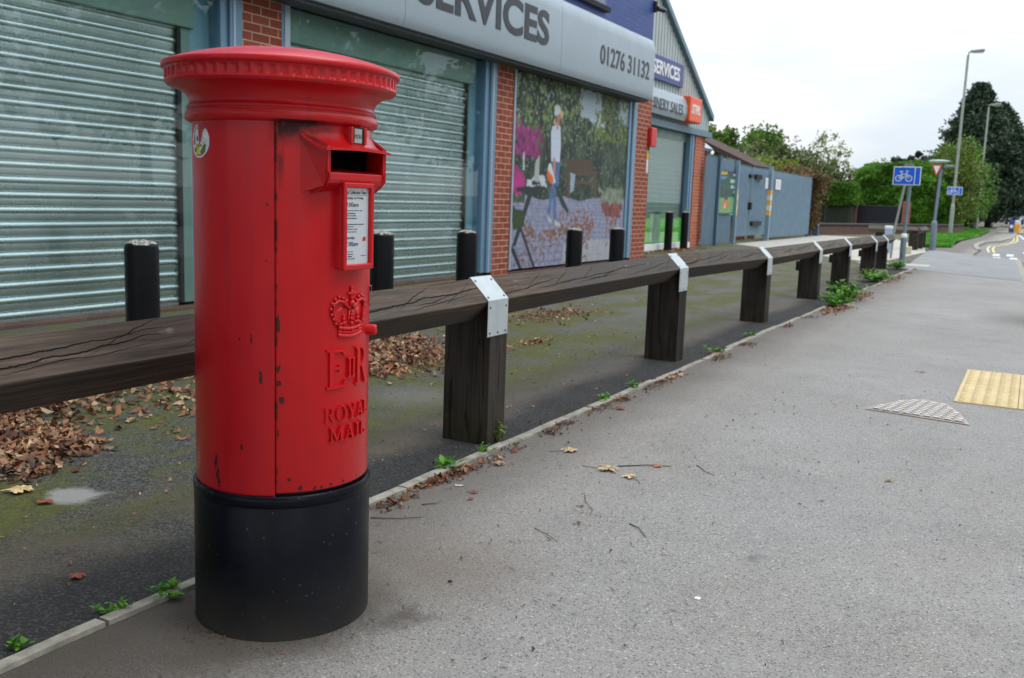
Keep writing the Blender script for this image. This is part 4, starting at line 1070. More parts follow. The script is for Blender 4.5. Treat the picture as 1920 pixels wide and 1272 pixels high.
# camera on the corner of the blue wall
wb(w1, (FX-.02, FX+.012, 6.84, 6.93, 1.56, 1.63)).build('latch', M_DARK, w1)
cc_ = thing('security_camera', 'small dark security camera on the corner of the blue wall', 'security camera', (FX, 18.45, 4.95))
MB().box(-.02, .05, -.05, .05, -.1, .1).build('bracket', M_DARK, cc_)
MB().tube([(.05, .0, .0), (.10, .03, -.02)], .02).build('arm', M_DARK, cc_)
MB().tube([(.08, .02, -.04), (.18, .12, -.06)], .045, 14).build('housing', M_INK, cc_, 'auto')
MB().tube([(.181, .121, -.0605), (.186, .126, -.061)], .04, 14).build('lens', M_WHITE, cc_, 'auto')

# ------------------------------------------------------------------ gabled workshop
GX = -8.1
gs = thing('gabled_workshop', 'grey corrugated gabled workshop with green roller shutter and brick piers', 'building', (GX, 22, 0))
def roofz(y): return 5.21-.556*(y-22.69)
mb = MB(); y = 18.62; pitch = .2; vs = []; l = gs.location
prof = [(0, 0), (.05, 0), (.065, .035), (.155, .035), (.17, 0)]
cols = []
while y < 25.86:
    for dy, dx in prof:
        if y+dy < 25.9: cols.append((y+dy, dx))
    y += pitch
vs = []
for yy, dx in cols:
    vs += [(dx, yy-l.y, 3.08), (dx, yy-l.y, max(3.1, roofz(yy)))]
mb.raw(vs, [(2*i, 2*i+2, 2*i+3, 2*i+1) for i in range(len(cols)-1)])
mb.build('cladding', M_CLAD, gs)
MB().prism([(-.12, 18.7-l.y, roofz(18.7)+.0), (-.12, 25.98-l.y, roofz(25.98)), (-.12, 25.98-l.y, roofz(25.98)+.15), (-.12, 18.7-l.y, roofz(18.7)+.15)], (.26, 0, 0)).build('verge_trim', M_TEAL, gs)
MB().raw([(-.13, 14-l.y, roofz(14)+.16), (-.13, 26.05-l.y, roofz(26.05)+.16), (-9, 26.05-l.y, roofz(26.05)+.16), (-9, 14-l.y, roofz(14)+.16)], [(0, 1, 2, 3)]).build('roof', M_TEAL, gs)
wb(gs, (GX-.05, GX+.12, 18.64, 25.95, 2.93, 3.079)).build('lintel_trim', M_TEAL, gs)
wb(gs, (GX-.35, GX+.05, 24.78, 25.35, -.1, 2.929)).build('brick_pier', m_brick('orange_brick', s(158, 84, 62), s(178, 102, 78), s(196, 160, 132)), gs)
wb(gs, (GX-.35, GX+.05, 18.7, 21.28, -.1, 2.929)).build('brick_pier', M_BRICK, gs)
wb(gs, (GX-9, GX-.36, 18.64, 25.35, -.1, 3.0)).build('interior_block', M_DARK, gs)
wb(gs, (GX-9, GX-.01, 25.36, 25.8, -.1, 3.07)).build('side_wall', M_BRICK, gs)
d3 = wb(gs, (GX-.12, GX+.02, 24.47, 24.56, .15, 2.925), (GX-.12, GX+.03, 24.60, 24.775, .15, 2.925), (GX-.12, GX-.01, 24.561, 24.599, .15, 2.925)).build('doorway', M_FRAME, gs, False, .006)
sh = shutter(gs, GX-.20, 21.28, 24.44, .12, 2.8, M_SHUT2, .12); child(d3, sh)
wb(gs, (GX-.3, GX-.1, 21.28, 24.6, 2.72, 2.925)).build('shutter_box', M_SHBOX, d3)
wb(gs, (GX-.22, GX-.13, 24.44, 24.469, .15, 2.719)).build('guide_channel', M_DARK, d3)
wb(gs, (GX-.25, GX+.06, 21.28, 24.775, .0, .145)).build('sill', M_WHITE, d3)
M_LIME = simple('lime_green_panel', s(92, 190, 40), .4, 0, .06)
wb(gs, (GX-.115, GX-.105, 21.3, 24.46, .16, .78)).build('lime_panel', M_LIME, d3)
wb(gs, (GX-.104, GX-.10, 22.1, 22.85, .17, .86)).build('pale_panel', simple('pale_green_print', s(150, 178, 150), .5), d3)
wb(gs, (GX-.08, GX-.074, 21.28, 24.469, .15, 2.71)).build('glass_pane', M_GLASS, d3)
# its signs
sg = thing('violet_sign', 'violet blue board with white letters SERVICES on the corrugated gable', 'shop sign', (GX+.05, 21.2, 4.24))
MB().box(-.01, .055, -2.0, 2.15, -.27, .27).build('board', M_PURP, sg, False, .006)
o = fit_text('lettering', 'SERVICES', -.02, 1.86, -.155, .165, .059, M_WHITE, sg, off=.028, ext=.004)
sg = thing('machinery_sign', 'silver sign band reading MACHINERY SALES above the green shutter', 'shop sign', (GX+.05, 21.2, 3.44))
pr = [(.0, -.28), (.20, -.28), (.25, -.12), (.25, .06), (.20, .22), (.12, .31), (.0, .31)]
MB().prism([(a, -2.3, b) for a, b in pr], (0, 4.33, 0)).build('sign_panel', M_SILVER, sg, False, .01)
fit_text('lettering', 'MACHINERY SALES', -1.28, 1.68, -.175, .075, .253, M_INK, sg, off=.006, ext=.003)
sg = thing('orange_sign', 'orange square sign with white slanted letters beside the machinery band', 'shop sign', (GX+.05, 23.75, 3.46))
MB().box(0, .31, -.51, .44, -.30, .31).build('box', M_ORNG, sg, False, .03)
o = fit_text('lettering', 'STIHL', -.36, .30, -.10, .13, .313, M_WHITE, sg, off=.03, ext=.003)
for v in o.data.vertices: v.co.y += v.co.z*.25
ab = thing('alarm_box', 'red alarm box fixed to the end brick pier of the shop', 'alarm box', (FX, 18.60, 2.45))
MB().box(.0, .09, -.14, .16, -.19, .19).build('cover', simple('alarm_red', s(200, 34, 36), .4), ab, False, .02)
nb = thing('warning_strip', 'narrow yellow and white notice strip below the red alarm box', 'notice', (FX, 18.5, 2.0))
MB().box(.001, .012, -.03, .05, -.0, .17).build('yellow_part', simple('yellow_notice', s(222, 190, 60), .5), nb)
MB().box(.001, .012, -.03, .05, -.26, -.001).build('white_part', M_WHITE, nb)

# ------------------------------------------------------------------ palisade fence and gates
def pales(o, y0, y1, top, pitch=.155, x=0.0, h0=.06, w_=.07):
    mb = MB(); y = y0; q = random.Random(int(y0*10))
    while y < y1-.05:
        t_ = top+q.uniform(-.01, .01); l = o.location
        vs = []
        for dx, dy in [(0, 0), (.045, .018), (.045, w_-.018), (0, w_)]:
            vs.append((x+dx, y+dy-l.y, h0)); vs.append((x+dx+(0 if dy in (0, w_) else .0), y+dy-l.y, t_-.09))
        a = len(mb.v)
        mb.raw(vs, [(0, 2, 3, 1), (2, 4, 5, 3), (4, 6, 7, 5)])
        mb.raw([(x, y-l.y, t_-.09), (x+.045, y+.018-l.y, t_-.09), (x+.045, y+w_-.018-l.y, t_-.09), (x, y+w_-l.y, t_-.09), (x+.05, y+w_*.5-l.y, t_+.02), (x+.04, y+.012-l.y, t_-.02), (x+.04, y+w_-.012-l.y, t_-.02)],
               [(0, 1, 5), (1, 2, 6, 4, 5), (2, 3, 6)])
        y += pitch
    return mb
pf = thing('palisade_fence', 'blue grey steel palisade fence with pointed pales beside the workshop', 'fence', (-7.95, 28, 0))
pales(pf, 25.40, 28.22, 2.48).build('pales', M_FENCE, pf)
for z_ in (.45, 2.05): wb(pf, (-7.99, -7.952, 25.4, 28.25, z_, z_+.05)).build('rail', M_FENCED, pf)
wb(pf, (-8.03, -8.0, 26.5, 28.25, .52, 2.3)).build('backing_sheet', M_FENCED, pf)
wb(pf, (-7.9, -7.82, 26.40, 26.50, -.05, 2.52)).build('post', M_FENCED, pf)
gp = thing('gate_post', 'blue steel gate post with faded yellow and white bands, nearer the workshop', 'gate post', (-7.86, 28.3, 0), 'striped gate posts')
MB().box(-.05, .05, -.06, .06, -.05, 2.45).build('shaft', M_FENCE, gp, False, .005)
M_BY = simple('yellow_band', s(214, 170, 70), .6); M_BW = simple('pale_band', s(200, 205, 210), .6)
for k in range(5): MB().box(.0505, .053, -.055, .055, .85+k*.15, .998+k*.15).build('band', M_BY if k % 2 == 0 else M_BW, gp)
gp = thing('gate_post', 'blue steel gate post with bright yellow and white bands, between gates and fence', 'gate post', (-7.86, 32.35, 0), 'striped gate posts')
MB().box(-.06, .06, -.09, .09, -.05, 2.45).build('shaft', M_FENCE, gp, False, .005)
for k in range(5):
    MB().box(.0605, .063, -.10, .10, .85+k*.165, 1.013+k*.165).build('band', M_BY if k % 2 == 0 else M_BW, gp)
    MB().box(-.055, .0595, -.095, -.0905, .85+k*.165, 1.013+k*.165).build('band', M_BY if k % 2 == 0 else M_BW, gp)
for i, (a, b, lb) in enumerate([(28.42, 30.02, 'closed blue steel gate leaf on the left with rusty meeting edge'), (30.10, 32.2, 'closed blue steel gate leaf on the right with black hinge boxes')]):
    g = thing('gate_leaf', lb, 'gate', (-7.93, (a+b)/2, 0), 'double gates')
    pales(g, a, b, 2.36, .13, .0, .22).build('pales', M_FENCE, g)
    wb(g, (-8.0, -7.96, a, b, .5, 2.22)).build('backing_sheet', M_FENCED, g)
    wb(g, (-7.97, -7.935, a, a+.06, .1, 2.32), (-7.97, -7.935, b-.06, b, .1, 2.32)).build('stile', simple('rusty_stile', s(120, 116, 96), .7), g)
    if i: [wb(g, q_).build('hinge_box', M_DARK, g) for q_ in ((-7.9, -7.8, 30.35, 31.05, 1.98, 2.12), (-7.9, -7.8, 30.2, 31.3, .52, .66))]
    else: [wb(g, q_).build('lock_box', M_DARK, g) for q_ in ((-7.9, -7.82, 29.7, 29.98, 2.0, 2.10), (-7.9, -7.8, 29.85, 30.0, 1.02, 1.25))]
pf2 = thing('boarded_palisade', 'blue grey boarded steel fence running from the gates to the creeper', 'fence', (-7.95, 36, 0))
pales(pf2, 32.5, 39.2, 2.34, .165, .0, .10, .10).build('pales', M_FENCE, pf2)
wb(pf2, (-8.0, -7.96, 32.5, 39.2, .12, 2.20)).build('backing_sheet', M_FENCED, pf2)
for z_ in (.35, 2.0): wb(pf2, (-7.97, -7.952, 32.5, 39.2, z_, z_+.04)).build('rail', M_FENCED, pf2)
wb(pf2, (-8.0, -7.9, 39.2, 39.28, 0, 2.36)).build('post', M_FENCED, pf2)
# dog poster on the fence
BN = {'yel':[(0.032,0.975),(0.396,0.975),(0.393,0.922),(0.046,0.899)],'blue':[(0.035,0.864),(0.414,0.878),(0.213,0.812),(0.035,0.809)],'man':[(0.306,0.59),(0.45,0.584),(0.489,0.356),(0.29,0.352)],
'dog':[(0.216,0.373),(0.431,0.355),(0.556,0.3),(0.549,0.173),(0.211,0.147)],'t1':[(0.569,0.817),(0.939,0.827),(0.953,0.752),(0.566,0.748)],'t2':[(0.592,0.686),(0.872,0.696),(0.855,0.62),(0.603,0.623)],
't3':[(0.774,0.571),(0.969,0.577),(0.981,0.506),(0.784,0.513)],'t0':[(0.706,0.961),(0.945,0.962),(0.956,0.904),(0.716,0.904)],'lawn':[(0.0,0.391),(1.039,0.437),(1.043,0.07),(0.0,0.056)],
'bt':[(0.891,0.246),(1.062,0.308),(1.041,0.082),(0.853,0.117)],'foot':[(0.627,0.052),(0.926,0.047),(0.932,0.011),(0.633,0.017)]}
def banner(U, V):
    C = np.zeros(U.shape+(3,)); n1 = vnoise(U*2, V*3, 5, 8, 3); n2 = vnoise(U*2, V*3, 22, 9, 1)
    C[:] = np.array(s(54, 92, 66)); C *= (.5+n1[..., None]); C[V > .9] = s(52, 66, 82); C[V < .065] = s(46, 58, 66)
    def put(k, c, g_=0):
        m = inside(BN[k], U, V)&(n2 > g_); C[m] = s(*c); return m
    a = put('lawn', (120, 178, 104)); C[a] *= (.75+.5*n1[a][:, None])
    for k, c, g_ in (('yel', (232, 190, 50), .25), ('blue', (90, 160, 220), 0), ('t0', (190, 205, 215), .4), ('t1', (196, 220, 212), .3), ('t2', (190, 220, 208), .3), ('t3', (196, 220, 212), .3), ('man', (74, 60, 70), 0), ('dog', (222, 124, 60), 0), ('bt', (120, 180, 220), 0), ('foot', (150, 180, 190), .3)): put(k, c, g_)
    m = inside([(.28, .22), (.36, .30), (.40, .16), (.30, .16)], U, V); C[m] = s(236, 200, 180)
    e = (U < .02)|(U > .98)|(V < .01)|(V > .99); C[e] = s(40, 50, 70)
    return C*.85, None
bn = paint_grid('fence_poster', lambda U, V: (0*U, U*1.8, V*1.27), 90, 110, banner, M_MATTE)
bn.location = (-7.905, 26.75, .84); tag(bn, 'tall green advertising poster with an orange dog tied to the palisade fence', 'poster')
for x, y, z, w_, h_, lb in [(-7.88, 31.75, 1.72, .32, .34, 'narrow white notice on the right gate leaf'), (-7.88, 33.15, 1.72, .72, .34, 'square white notice on the boarded fence right of the striped post')]:
    n_ = thing('notice', lb, 'notice', (x, y, z), 'white notices on the gates')
    MB().box(0, .012, 0, w_, 0, h_).build('board', M_WHITE, n_)
    mb = MB()
    for k in range(5): mb.box(.0122, .0135, w_*.1, w_*(.9-.1*(k % 2)), h_*(.12+.16*k), h_*(.18+.16*k))
    mb.build('print', simple('notice_print', s(150, 156, 165), .7), n_)

# ------------------------------------------------------------------ low wall, railings, small things behind
lw = thing('low_brick_wall', 'low dark brick wall with rounded black coping running to the corner rail', 'wall', (-7, 48, 0))
A = Vector((-8.6, 42.0, 0)); Bp = Vector((-5.4, 53.5, 0)); dd = (Bp-A); ln = dd.length; ang_ = math.atan2(dd.y, dd.x)
def along(o, x0, x1, t0, t1, z0, z1):
    d = dd.normalized(); n = Vector((d.y, -d.x, 0)); l = o.location
    base = [A+d*t0+n*x0, A+d*t1+n*x0, A+d*t1+n*x1, A+d*t0+n*x1]
    return MB().prism([b-Vector((l.x, l.y, 0))+Vector((0, 0, z0)) for b in base], (0, 0, z1-z0))
along(lw, 0, .25, 0, ln+6, -.1, .40).build('brickwork', M_DARKB, lw)
along(lw, -.03, .30, 0, ln+6, .401, .50).build('coping', simple('black_coping', s(46, 44, 44), .7, 0, .2, 8, .4, 40), lw, False, .03)
rl_ = thing('iron_railings', 'black iron railings with brick piers below the clipped hedge', 'railings', (-8.6, 58, 0))
mb = MB()
x = -11.3
while x < -6.5: mb.tube([(x+8.6, 0, .3), (x+8.6, 0, 1.42)], .02, 5); x += .12
mb.tube([(-2.7, 0, .45), (2.2, 0, .45)], .025, 5); mb.tube([(-2.7, 0, 1.35), (2.2, 0, 1.35)], .025, 5)
M_IRON = simple('black_iron', s(30, 34, 46), .5)
mb.build('bars', M_IRON, rl_)
MB().box(-2.75, 2.25, .05, .08, .3, 1.36).build('backing_sheet', M_IRON, rl_)
MB().box(-1.95, -.95, -.06, -.03, .32, 1.72).build('gate_panel', M_IRON, rl_)
for x in (-.62, 2.18): MB().box(x-.19, x+.19, -.2, .2, -.1, 1.66).build('brick_pier', M_BRICK, rl_)
MB().box(-4, 4.2, -.1, .22, -.1, .36).build('base_wall', M_DARKB, rl_)
u = thing('marker_post', 'short blue and white post by the foot of the creeper', 'marker post', (-8.03, 41.3, 0))
MB().box(-.12, .12, -.1, .1, -.05, .42).build('shaft', M_FENCED, u); MB().box(-.125, .125, -.105, .105, .421, .52).build('cap', M_WHITE, u, False, .03)
u = thing('meter_box', 'small pale box with white lid standing behind the end of the timber rail', 'utility box', (-3.5, 28, 0))
MB().box(-.09, .09, -.08, .08, .0, .66).build('body', simple('pale_blue_box', s(150, 172, 196), .5), u, False, .01); MB().box(-.10, .10, -.09, .09, .661, .745).build('lid', M_WHITE, u, False, .02)
u = thing('concrete_block', 'small cream concrete block on the drive beside the corner rail', 'block', (-3.02, 28.2, 0))
MB().box(-.12, .12, -.1, .1, 0, .20).build('block', simple('cream_concrete', s(196, 190, 160), .85, 0, .2, 20), u, False, .02)
# house behind the fence
hs = thing('tiled_house', 'low brick house with brown tiled roof behind the palisade fence', 'house', (-13, 38, 0))
mr = m_brick('roof_tiles', s(66, 52, 48), s(84, 64, 58), s(40, 34, 32))
MB().box(-4, 3.6, -3.7, -1.2, -.1, 2.4).build('wall', M_BRICK, hs)
MB().prism([(-4, -3.7, 2.4), (3.6, -3.7, 2.4), (-.2, -3.7, 4.1)], (0, .3, 0)).build('gable', M_BRICK, hs)
MB().raw([(4.15, -4.05, 2.55), (4.15, -1.0, 2.55), (-.3, -1.0, 4.55), (-.3, -4.05, 4.55), (-4.5, -4.05, 2.5), (-4.5, -1.0, 2.5)], [(0, 1, 2, 3), (3, 2, 5, 4)]).build('roof', mr, hs).modifiers.new('t', 'SOLIDIFY').thickness = .14
cp = thing('pale_canopy', 'pale sloping canopy roof between the workshop and the fence', 'canopy', (-9.4, 28, 0))
MB().raw([(-.9, -2.2, 3.72), (.24, -2.2, 2.86), (.24, 2, 2.86), (-.9, 2, 3.72)], [(0, 1, 2, 3)]).build('roof', simple('pale_sheet', s(160, 176, 182), .5), cp).modifiers.new('t', 'SOLIDIFY').thickness = .1
MB().box(.1, .2, 1.85, 1.95, -.1, 2.8).build('post', M_GREYPOST, cp)

# ------------------------------------------------------------------ street furniture
def disc(mb, c, r, n=20, y=0.0, r_in=0.0):
    if r_in:
        vs = [(c[0]+q*math.cos(2*math.pi*k/n), y, c[1]+q*math.sin(2*math.pi*k/n)) for q in (r, r_in) for k in range(n)]
        mb.raw(vs, [(k, (k+1) % n, n+(k+1) % n, n+k) for k in range(n)])
    else: mb.raw([(c[0]+r*math.cos(2*math.pi*k/n), y, c[1]+r*math.sin(2*math.pi*k/n)) for k in range(n)], [tuple(range(n))])
def bar2(mb, a, b, w_, y):
    a, b = Vector((a[0], 0, a[1])), Vector((b[0], 0, b[1])); d = (b-a).normalized(); n = Vector((-d.z, 0, d.x))*w_/2
    mb.raw([(p.x, y, p.z) for p in (a-n, b-n, b+n, a+n)], [(0, 1, 2, 3)])
def cycle_plate(par, x0, x1, z0, z1, y):
    w_, h_ = x1-x0, z1-z0
    pl_ = MB().box(x0, x1, y, y+.02, z0, z1).build('sign_plate', M_WHITE, par, False, .004)
    b = .017*w_/.5
    MB().box(x0+b, x0+w_*.765, y-.004, y-.001, z0+b, z1-b).box(x0+w_*.80, x1-b, y-.004, y-.001, z0+b, z1-b).build('blue_field', M_SIGNB, pl_)
    mb = MB(); yy = y-.007; sx = w_/.54
    c = lambda a, q: (x0+w_*.39+a*sx, z0+h_*.44+q*sx)
    for cx in (-.10, .10):
        cc = c(cx, -.03); disc(mb, cc, .068*sx, 22, yy, .052*sx)
    P = {'bb': c(-.015, -.03), 'st': c(-.045, .06), 'hd': c(.06, .06), 'rw': c(-.10, -.03), 'fw': c(.10, -.03)}
    for i, (p_, q_) in enumerate([('rw', 'bb'), ('rw', 'st'), ('st', 'bb'), ('st', 'hd'), ('bb', 'hd'), ('hd', 'fw')]): bar2(mb, P[p_], P[q_], .014*sx, yy-.0004*(i+1))
    bar2(mb, c(-.045, .06), c(-.055, .105), .014*sx, yy-.003); bar2(mb, c(-.085, .108), c(-.025, .108), .018*sx, yy-.0035)
    bar2(mb, c(.06, .06), c(.05, .12), .014*sx, yy-.0038); bar2(mb, c(.03, .12), c(.09, .118), .016*sx, yy-.0042)
    mb.build('bicycle_symbol', M_WHITE, pl_)
sp = thing('cycle_route_sign', 'blue cycle route sign on grey post at the near end of the timber rail', 'road sign', (-2.42, 21.95, 0))
MB().tube([(0, 0, -.1), (-.01, 0, .60)], .062, 16).build('base_sleeve', M_GREYPOST, sp, 'auto')
MB().lathe([(.064, .60), (.068, .62), (.05, .68), (.04, .69)], (-.01, 0), 16, cap=False).build('sleeve_collar', M_WHITE, sp, 'auto')
MB().tube([(-.01, 0, .6), (.02, 0, 2.15)], .036, 14).build('pole', M_GREYPOST, sp, 'auto')
cycle_plate(sp, -.33, .215, 1.70, 2.085, -.06)
MB().box(-.13, .0, -.03, .03, 2.09, 2.15).build('clamp', M_GREYPOST, sp)
sp = thing('leaning_pole', 'thin pale pole leaning behind the blue cycle sign', 'pole', (-3.03, 25.0, 0))
MB().tube([(0, 0, -.1), (.03, 0, .7), (.22, 0, 2.15)], .028, 10).build('shaft', M_LAMP, sp, 'auto')
MB().box(.0, .3, .03, .05, 1.98, 2.16).build('plate_back', M_LAMP, sp)
# give way sign with hooded lamp
sp = thing('give_way_sign', 'red and white triangular give way sign under a hooded lamp on a grey post', 'road sign', (-2.67, 31.7, 0))
MB().tube([(0, 0, -.1), (-.02, 0, .80)], .085, 16).build('base_sleeve', M_GREYPOST, sp, 'auto')
MB().lathe([(.087, .80), (.09, .82), (.05, .90)], (-.02, 0), 16, cap=False).build('sleeve_collar', M_GREYPOST, sp, 'auto')
MB().tube([(-.02, 0, .8), (.02, 0, 2.30), (.03, 0, 2.44), (.10, 0, 2.50), (.36, 0, 2.52)], .04, 12).build('pole', M_GREYPOST, sp, 'auto')
MB().tube([(-.09, .12, 0), (-.07, .12, 2.1)], .02, 8).build('thin_pole', M_DARK, sp, 'auto')
tri = [(-.25, 2.56), (.06, 2.56), (-.095, 2.20)]
MB().prism([(a, -.08, b) for a, b in tri], (0, .015, 0)).build('sign_plate', simple('sign_red', s(190, 50, 44), .5), sp)
MB().prism([(-.19, -.084, 2.525), (.0, -.084, 2.525), (-.095, -.084, 2.28)], (0, .003, 0)).build('white_field', M_WHITE, sp)
MB().ball((-.05, -.05, 2.66), .30, .12, .05, 20, 8).build('lamp_hood', simple('pale_green_hood', s(160, 180, 176), .4), sp, True)
def lamp(x, y, h, label, signed=False):
    o = thing('street_lamp', label, 'street lamp', (x, y, 0), 'street lamps along the pavement')
    MB().tube([(0, 0, -.1), (0, 0, 1.45)], .105, 14).build('base_column', M_LAMP, o, 'auto')
    MB().tube([(0, 0, 1.44), (0, 0, 1.6)], .105, 14, .07).build('taper', M_LAMP, o, 'auto')
    MB().tube([(0, 0, 1.58), (.0, 0, h-.15), (.03, 0, h-.02), (.15, 0, h+.03)], .07, 12, .045).build('column', M_LAMP, o, 'auto')
    hd_ = MB().prism([(.1, -.12, h-.02), (.1, .12, h-.02), (.75, .15, h+.02), (.75, -.15, h+.02)], (0, 0, .11)).build('lamp_head', M_LAMP, o, False, .03)
    MB().box(.2, .7, -.1, .1, h-.05, h-.015).build('diffuser', simple('lamp_glass', s(190, 196, 190), .3), hd_)
    return o
lp = lamp(-3.89, 55.3, 9.25, 'nearest and tallest street lamp column, rising beside the roadside shrub')
sp = thing('small_cycle_sign', 'small blue cycle route sign clamped to the nearest lamp column', 'road sign', (-3.89, 55.15, 0))
cycle_plate(sp, -.33, .39, 2.05, 2.46, 0)
lamp(-3.63, 74.8, 8.5, 'second street lamp column in front of the dark conifer')
lamp(-3.6, 99, 8.1, 'third street lamp, its head just clearing the roadside shrub')
sp = thing('traffic_bollard', 'blue and white keep left bollard with yellow shell on the road island', 'traffic bollard', (-1.12, 66.4, 0))
MB().box(-.9, .9, -1.2, 1.6, -.1, .06).build('island_kerb', M_CONC, sp)
MB().box(-.30, -.02, -.1, .1, .06, .78).build('blue_shell', simple('bollard_blue', s(50, 66, 130), .5), sp, False, .03)
MB().box(.0, .30, -.16, .05, .06, .56).build('yellow_shell', simple('bollard_yellow', s(236, 160, 30), .5), sp, False, .04)
MB().box(.0, .30, -.14, .06, .57, .80).build('white_head', M_WHITE, sp, False, .04)
mb = MB(); disc(mb, (-.16, .42), .11, 20, -.104); mb.build('white_disc', M_WHITE, sp)

def car(name, label, col, loc, rz=0):
    o = thing('car', label, 'car', loc, 'cars far along the road')
    o.rotation_euler = (0, 0, rz)
    pr = [(-.95, .25), (-.98, .6), (-.9, .85), (-.72, 1.0), (.72, 1.0), (.9, .85), (.98, .6), (.95, .25)]
    b = MB()
    prof = [(-2.1, .3), (-2.15, .65), (-2.0, .88), (-1.2, .98), (-.6, 1.42), (.9, 1.46), (1.6, 1.05), (2.1, .9), (2.15, .5), (2.1, .3)]
    b.prism([(-.85, y, z) for y, z in prof], (1.7, 0, 0)); b.build('body', simple('paint_'+name, col, .3, .1), o, False, .08, None, 3)
    g = simple('car_glass', (.02, .025, .03), .15)
    MB().raw([(-.68, -1.16, 1.0), (.68, -1.16, 1.0), (.62, -.66, 1.40), (-.62, -.66, 1.40)], [(0, 1, 2, 3)]).build('windscreen', g, o, loc=(0, -.03, .02))
    for sx in (-1, 1):
        MB().box(-.012, .012, -.6, 1.1, 1.02, 1.36).build('side_window', g, o, loc=(.855*sx, 0, 0))
        MB().box(-.14, .14, -.02, .02, .62, .78).build('headlight', M_WHITE, o, loc=(.6*sx, -2.16, 0))
        for y in (-1.35, 1.35):
            w_ = MB().tube([(-.1, y, .32), (.1, y, .32)], .32, 16).build('wheel', M_BOLL, o, loc=(.8*sx, 0, 0))
    return o
car('white', 'white car parked beside the grass beyond the dark conifer', s(225, 225, 225), (-5.2, 172, -.1), .2)
car('silver', 'dark silver car coming along the road behind the keep left bollard', s(70, 76, 110), (-2.1, 122, -.05))
car('red', 'red car at the right edge of the photo, far along the road', s(190, 40, 44), (-1.2, 150, -.05))

# manhole (partly sunk cover)
mh = thing('access_cover', 'half round ribbed steel access cover with pale frame set in the pavement', 'access cover', (-.50, 6.0, 0))
G0 = [(-.76, 5.93), (-.62, 6.28), (-.50, 6.42), (-.38, 6.34), (-.30, 6.13), (-.235, 5.86)]
l = mh.location; M_RUSTC = simple('brown_grit', s(158, 142, 128), .85, 0, .2, 30, .3, 90); M_RIB = simple('worn_steel_rib', s(214, 216, 218), .5, .0, .1, 30)
MB().poly([(x-l.x, y-l.y, .006) for x, y in [(-.785, 5.91), (-.63, 6.32), (-.505, 6.46), (-.365, 6.37), (-.28, 6.14), (-.21, 5.83)][::-1]]).build('frame', simple('cement_collar', s(170, 160, 148), .85, 0, .15, 20), mh)
MB().poly([(x-l.x, y-l.y, .009) for x, y in G0[::-1]]).build('plate', M_RUSTC, mh)
mb = MB(); mbd = MB(); d1 = (Vector(G0[-1])-Vector(G0[0])); L1 = d1.length; d1n = d1/L1; n1_ = Vector((-d1n.y, d1n.x))
for a in range(9):
    u_ = .04+a*(L1-.08)/8
    for b in range(9):
        v_ = .028+b*.052
        p0 = Vector(G0[0])+d1n*u_+n1_*v_
        if inside(G0, np.array([p0.x]), np.array([p0.y]))[0]:
            for (m_, w0, z0, z1) in ((mbd, .0235, .0092, .0100), (mb, .0115, .0101, .0128)):
                q = [p0-d1n*.0165-n1_*w0, p0+d1n*.0165-n1_*w0, p0+d1n*.0165+n1_*w0, p0-d1n*.0165+n1_*w0]
                m_.prism([(t_.x-l.x, t_.y-l.y, z0) for t_ in q], (0, 0, z1-z0))
mb.build('ribs', M_RIB, mh); mbd.build('rib_dark_gaps', simple('gap_black', s(40, 38, 38), .8), mh)  # dark pads under the ribs draw the gaps between them

# ------------------------------------------------------------------ vegetation
def leaf_cloud(name, P, size, mat, parent=None, up=None, aspect=1.6, fold=.3, seed=0, kind=None):
    """small folded leaves (two triangles pairs) at points P"""
    g = np.random.default_rng(seed); n = len(P)
    d = g.normal(size=(n, 3))
    if up is not None: d = d*.6+up
    d /= np.linalg.norm(d, axis=1)[:, None]
    a = g.normal(size=(n, 3)); u = np.cross(d, a); u /= np.linalg.norm(u, axis=1)[:, None]
    v = np.cross(d, u)
    sz = size*(.6+.8*g.random(n))[:, None]
    w_ = u*sz/aspect*.5; ll = v*sz
    nrm = d*sz*fold
    V = np.stack([P-ll*.5, P+w_+nrm*.4, P+ll*.5, P-w_+nrm*.4], 1).reshape(-1, 3)
    F = np.arange(n*4).reshape(-1, 4)
    return mesh_np(name, V, F, mat, parent)

def clumps(n_cl, per, R3, seed, cl=.28, hollow=.55, bottom=-.6):
    g = np.random.default_rng(seed); c = []
    while len(c) < n_cl:
        p = g.uniform(-1, 1, 3); r_ = np.linalg.norm(p)
        if r_ < 1 and r_ > hollow*g.random() and p[2] > bottom: c.append(p)
    c = np.array(c)
    P = np.repeat(c, per, 0); k = g.normal(size=P.shape)
    k /= np.linalg.norm(k, axis=1)[:, None]; k *= (g.random(len(P))**.45)[:, None]
    rad = np.repeat(.5+g.random(n_cl), per)[:, None]*cl
    return (P+k*rad)*np.array(R3)

